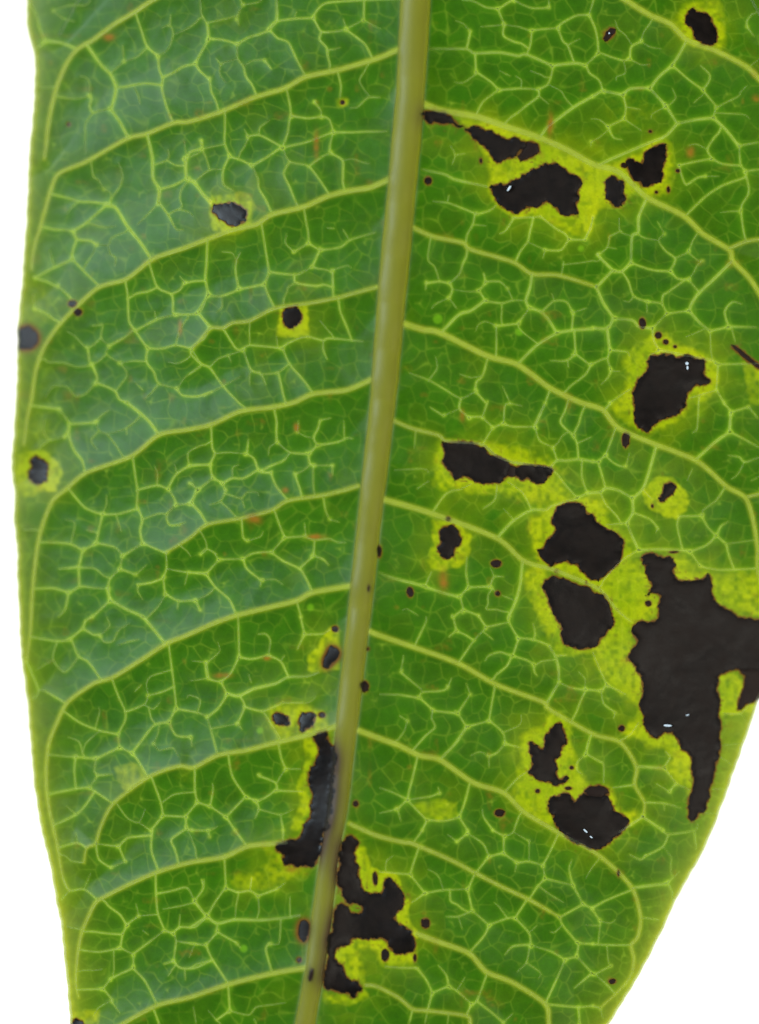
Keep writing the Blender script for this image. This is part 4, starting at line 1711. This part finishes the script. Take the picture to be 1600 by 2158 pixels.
set_attr(midrib, 'brown', np.clip(vb, 0, 1)); set_attr(midrib, 'side', np.tile(np.clip((np.abs(T) - 0.72) * 4, 0, 1), len(my)))

for (w0, w1, p), c in zip(SIDE, side_curves):
    add_cord('secondary_vein', thin(c, 1), w0 * 0.76, w1 * 0.70, 2.0, M_VEIN, leaf, prof=7, taper=True)
for w0, w1, c in FAR:
    add_cord('secondary_vein', c, w0, w1, 3.0, M_VEIN, leaf, prof=5)

# network veins: the 260 that show largest are parts, the finer rest one part
length = lambda c: np.hypot(*np.diff(c, axis=0).T).sum()
WID = {1: 2.6, 2: 3.4, 3: 5.4}; HGT = {1: 0.7, 2: 1.0, 3: 1.7}
def visible(c): return ((c[:, 0] > -5) & (c[:, 0] < 1605) & (c[:, 1] > -5) & (c[:, 1] < 2163)).any()
order = sorted(range(len(NET)), key=lambda i: -(WID[NET[i][0]] * length(NET[i][1]) * (1 if visible(NET[i][1]) else .1)))
rest = []
for j, i in enumerate(order):
    c, p = NET[i]
    if len(p) < 3: p = catmull(np.array([p[0], p[-1]]), max(length(p) / 4, .5))
    if j < 260: add_cord('tertiary_vein', p, WID[c], WID[c] * 0.9, HGT[c], M_VEIN, leaf, prof=5)
    else: rest.append(cord('', p, WID[c], WID[c] * 0.75, HGT[c], None, None, prof=5))
vs = []; fs = []; b0 = 0
for co, n, pf in rest:
    vs.append(co); i = (np.arange(n - 1)[:, None] * pf + np.arange(pf - 1)[None]).ravel() + b0
    fs.append(np.column_stack([i, i + pf, i + pf + 1, i + 1])); b0 += len(co)
fine = mesh_obj('fine_vein_net', np.vstack(vs), np.vstack(fs).tolist(), M_VEIN, leaf); fine['kind'] = 'stuff'

# thickened margin along both edges
for fx, sg in ((left_x, 1), (right_x, -1)):
    yy = np.concatenate([np.arange(-1660, -40, 20.0), np.arange(-40, 2210, 5.0), np.arange(2210, 3030, 20.0)])
    add_cord('margin', np.column_stack([fx(yy) + sg * 0.8, yy]), 6.5, 6.5, 2.2, M_VEIN, leaf, prof=5, tip=False)

# ------------------------------------------------------------------ lesions: crusts standing on the blade
def crust(name, poly, mat, thick, step, parent, seed=0, bumpy=0.14):
    poly = poly[np.concatenate([[True], np.hypot(*np.diff(poly, axis=0).T) > 0.6])]
    nb = len(poly); r = np.random.default_rng(seed)
    lo, hi = poly.min(0), poly.max(0)
    gx, gy = np.meshgrid(np.arange(lo[0], hi[0], step), np.arange(lo[1], hi[1], step))
    q = np.column_stack([gx.ravel(), gy.ravel()]) + r.uniform(-.3, .3, (gx.size, 2)) * step
    keep = np.zeros(len(q), bool); pn = np.roll(poly, -1, 0)
    for (ax, ay), (bx, by) in zip(poly, pn):
        if ay != by: keep ^= ((ay > q[:, 1]) != (by > q[:, 1])) & (q[:, 0] < (bx - ax) * (q[:, 1] - ay) / (by - ay) + ax)
    q = q[keep]
    dist = np.full(len(q), 1e9)
    for a, b in zip(poly, pn):
        e = b - a; t = np.clip(((q - a) @ e) / (e @ e + 1e-9), 0, 1); dist = np.minimum(dist, np.hypot(*(q - a - t[:, None] * e).T))
    q = q[dist > step * 0.35]; dist = dist[dist > step * 0.35]
    P = np.vstack([poly, q]); D = np.concatenate([np.zeros(nb), dist])
    vv, ee, ff, ov, _, _ = delaunay_2d_cdt([Vector(p) for p in P], [(i, (i + 1) % nb) for i in range(nb)], [list(range(nb))], 1, 1e-4)
    ids = [o[0] if o else 0 for o in ov]; xy = np.array([(v.x, v.y) for v in vv]); D = D[ids]
    nzv = samp(nz1, xy[:, 0], xy[:, 1]) - 0.5 + 0.6 * (samp(nz3, xy[:, 0], xy[:, 1]) - 0.5)
    z = top_z(xy[:, 0], xy[:, 1]) - 0.4 + thick * (1 - np.exp(-D / 4.0)) + bumpy * 2.2 * nzv * np.clip(D / 5, 0, 1)
    z = np.maximum(z, top_z(xy[:, 0], xy[:, 1]) + np.where(D > 0.5, 0.35, -0.4))
    o = mesh_obj(name, world_pts(xy[:, 0], xy[:, 1], z) - OFF, ff, mat, parent)
    me = o.data
    if me.polygons and sum(p.normal.z for p in me.polygons) < 0: me.flip_normals()
    return o
lesions = []
for i, (c, q) in enumerate(LESP):
    mat = {'L': M_LES, 'N': M_BRN, 'F': M_SOFT}[c]
    q = q[(np.abs(q - np.roll(q, 1, 0)).sum(1) > 0.5)]
    o = crust('lesion', q, mat, 2.2 if c == 'L' else 1.4, 5.0, leaf, i)
    if c == 'N': o['label'] = 'thin reddish brown edge of a dead spot'
    lesions.append((o, q))
for i, p in enumerate(SLIVER):
    o = crust('scratch', ragged(p, 0.8, 2, 5), M_BRN, 2.0, 4.0, leaf, 300 + i); o['label'] = 'thin dark sliver of a scratch'
for i, (x, y, rx, ry) in enumerate(SPECK):
    n = 14; a = np.linspace(0, 2 * math.pi, n, endpoint=False); rr = 1 + rng.normal(0, 0.13, n)
    th = rng.uniform(-0.3, 0.3); ex, ey = rx * np.cos(a) * rr, ry * np.sin(a) * rr
    q = np.column_stack([x + ex * math.cos(th) - ey * math.sin(th), y + ex * math.sin(th) + ey * math.cos(th)])
    o = crust('speck', q, M_LES if i % 4 == 0 and rx * ry > 60 else M_BRN, 1.2, max(2.0, rx * .5), leaf, 500 + i, 0.3)

# wet facets added on the lesions to throw the lamp's glints
GLINTS = [(1073, 397, 3.2, 10, 0.6), (1407, 1529, 13, 3.4, 0.05), (1234, 1751, 8, 2.6, 0.75), (1246, 1764, 5, 2.2, 0.6), (1448, 766, 5, 5, 0), (1449, 775, 3, 6, 0),
         (1449, 1507, 5, 2, -.3), (1284, 70, 2.5, 2.5, 0)]
for (x, y, rx, ry, th) in GLINTS:
    best = min(lesions, key=lambda l: np.hypot(l[1][:, 0].mean() - x, l[1][:, 1].mean() - y) - 0.5 * np.ptp(l[1][:, 0]))
    nr_, nc_ = 7, 17; rad = np.linspace(0, 1, nr_)[:, None]; ang = np.linspace(0, 2 * math.pi, nc_)[None]
    ex, ey = rad * np.cos(ang) * rx, rad * np.sin(ang) * ry
    X = x + ex * math.cos(th) - ey * math.sin(th); Y = y + ex * math.sin(th) + ey * math.cos(th)
    zb = surf_z(np.array([x]), np.array([y]))[0]
    # each facet is tilted for its glint, halfway between lamp and lens
    P0 = Vector(world_pts([x], [y], [zb])[0]); hv = (Vector(WIN) - P0).normalized() + (Vector((0, 0, CAMZ)) - P0).normalized()
    dX, dY = X - x, Y - y; slope = (-hv.x * dX + hv.y * dY) / hv.z
    Zb = zb + 3.2 + 0.3 * max(rx, ry) + slope + 0.05 * min(rx, ry) * (1 - rad ** 2) - 6.0 * (rad == 1)
    o = grid_obj('glint_facet', world_pts(X.ravel(), Y.ravel(), Zb.ravel()) - OFF, nr_, nc_, M_GLINT, best[0])
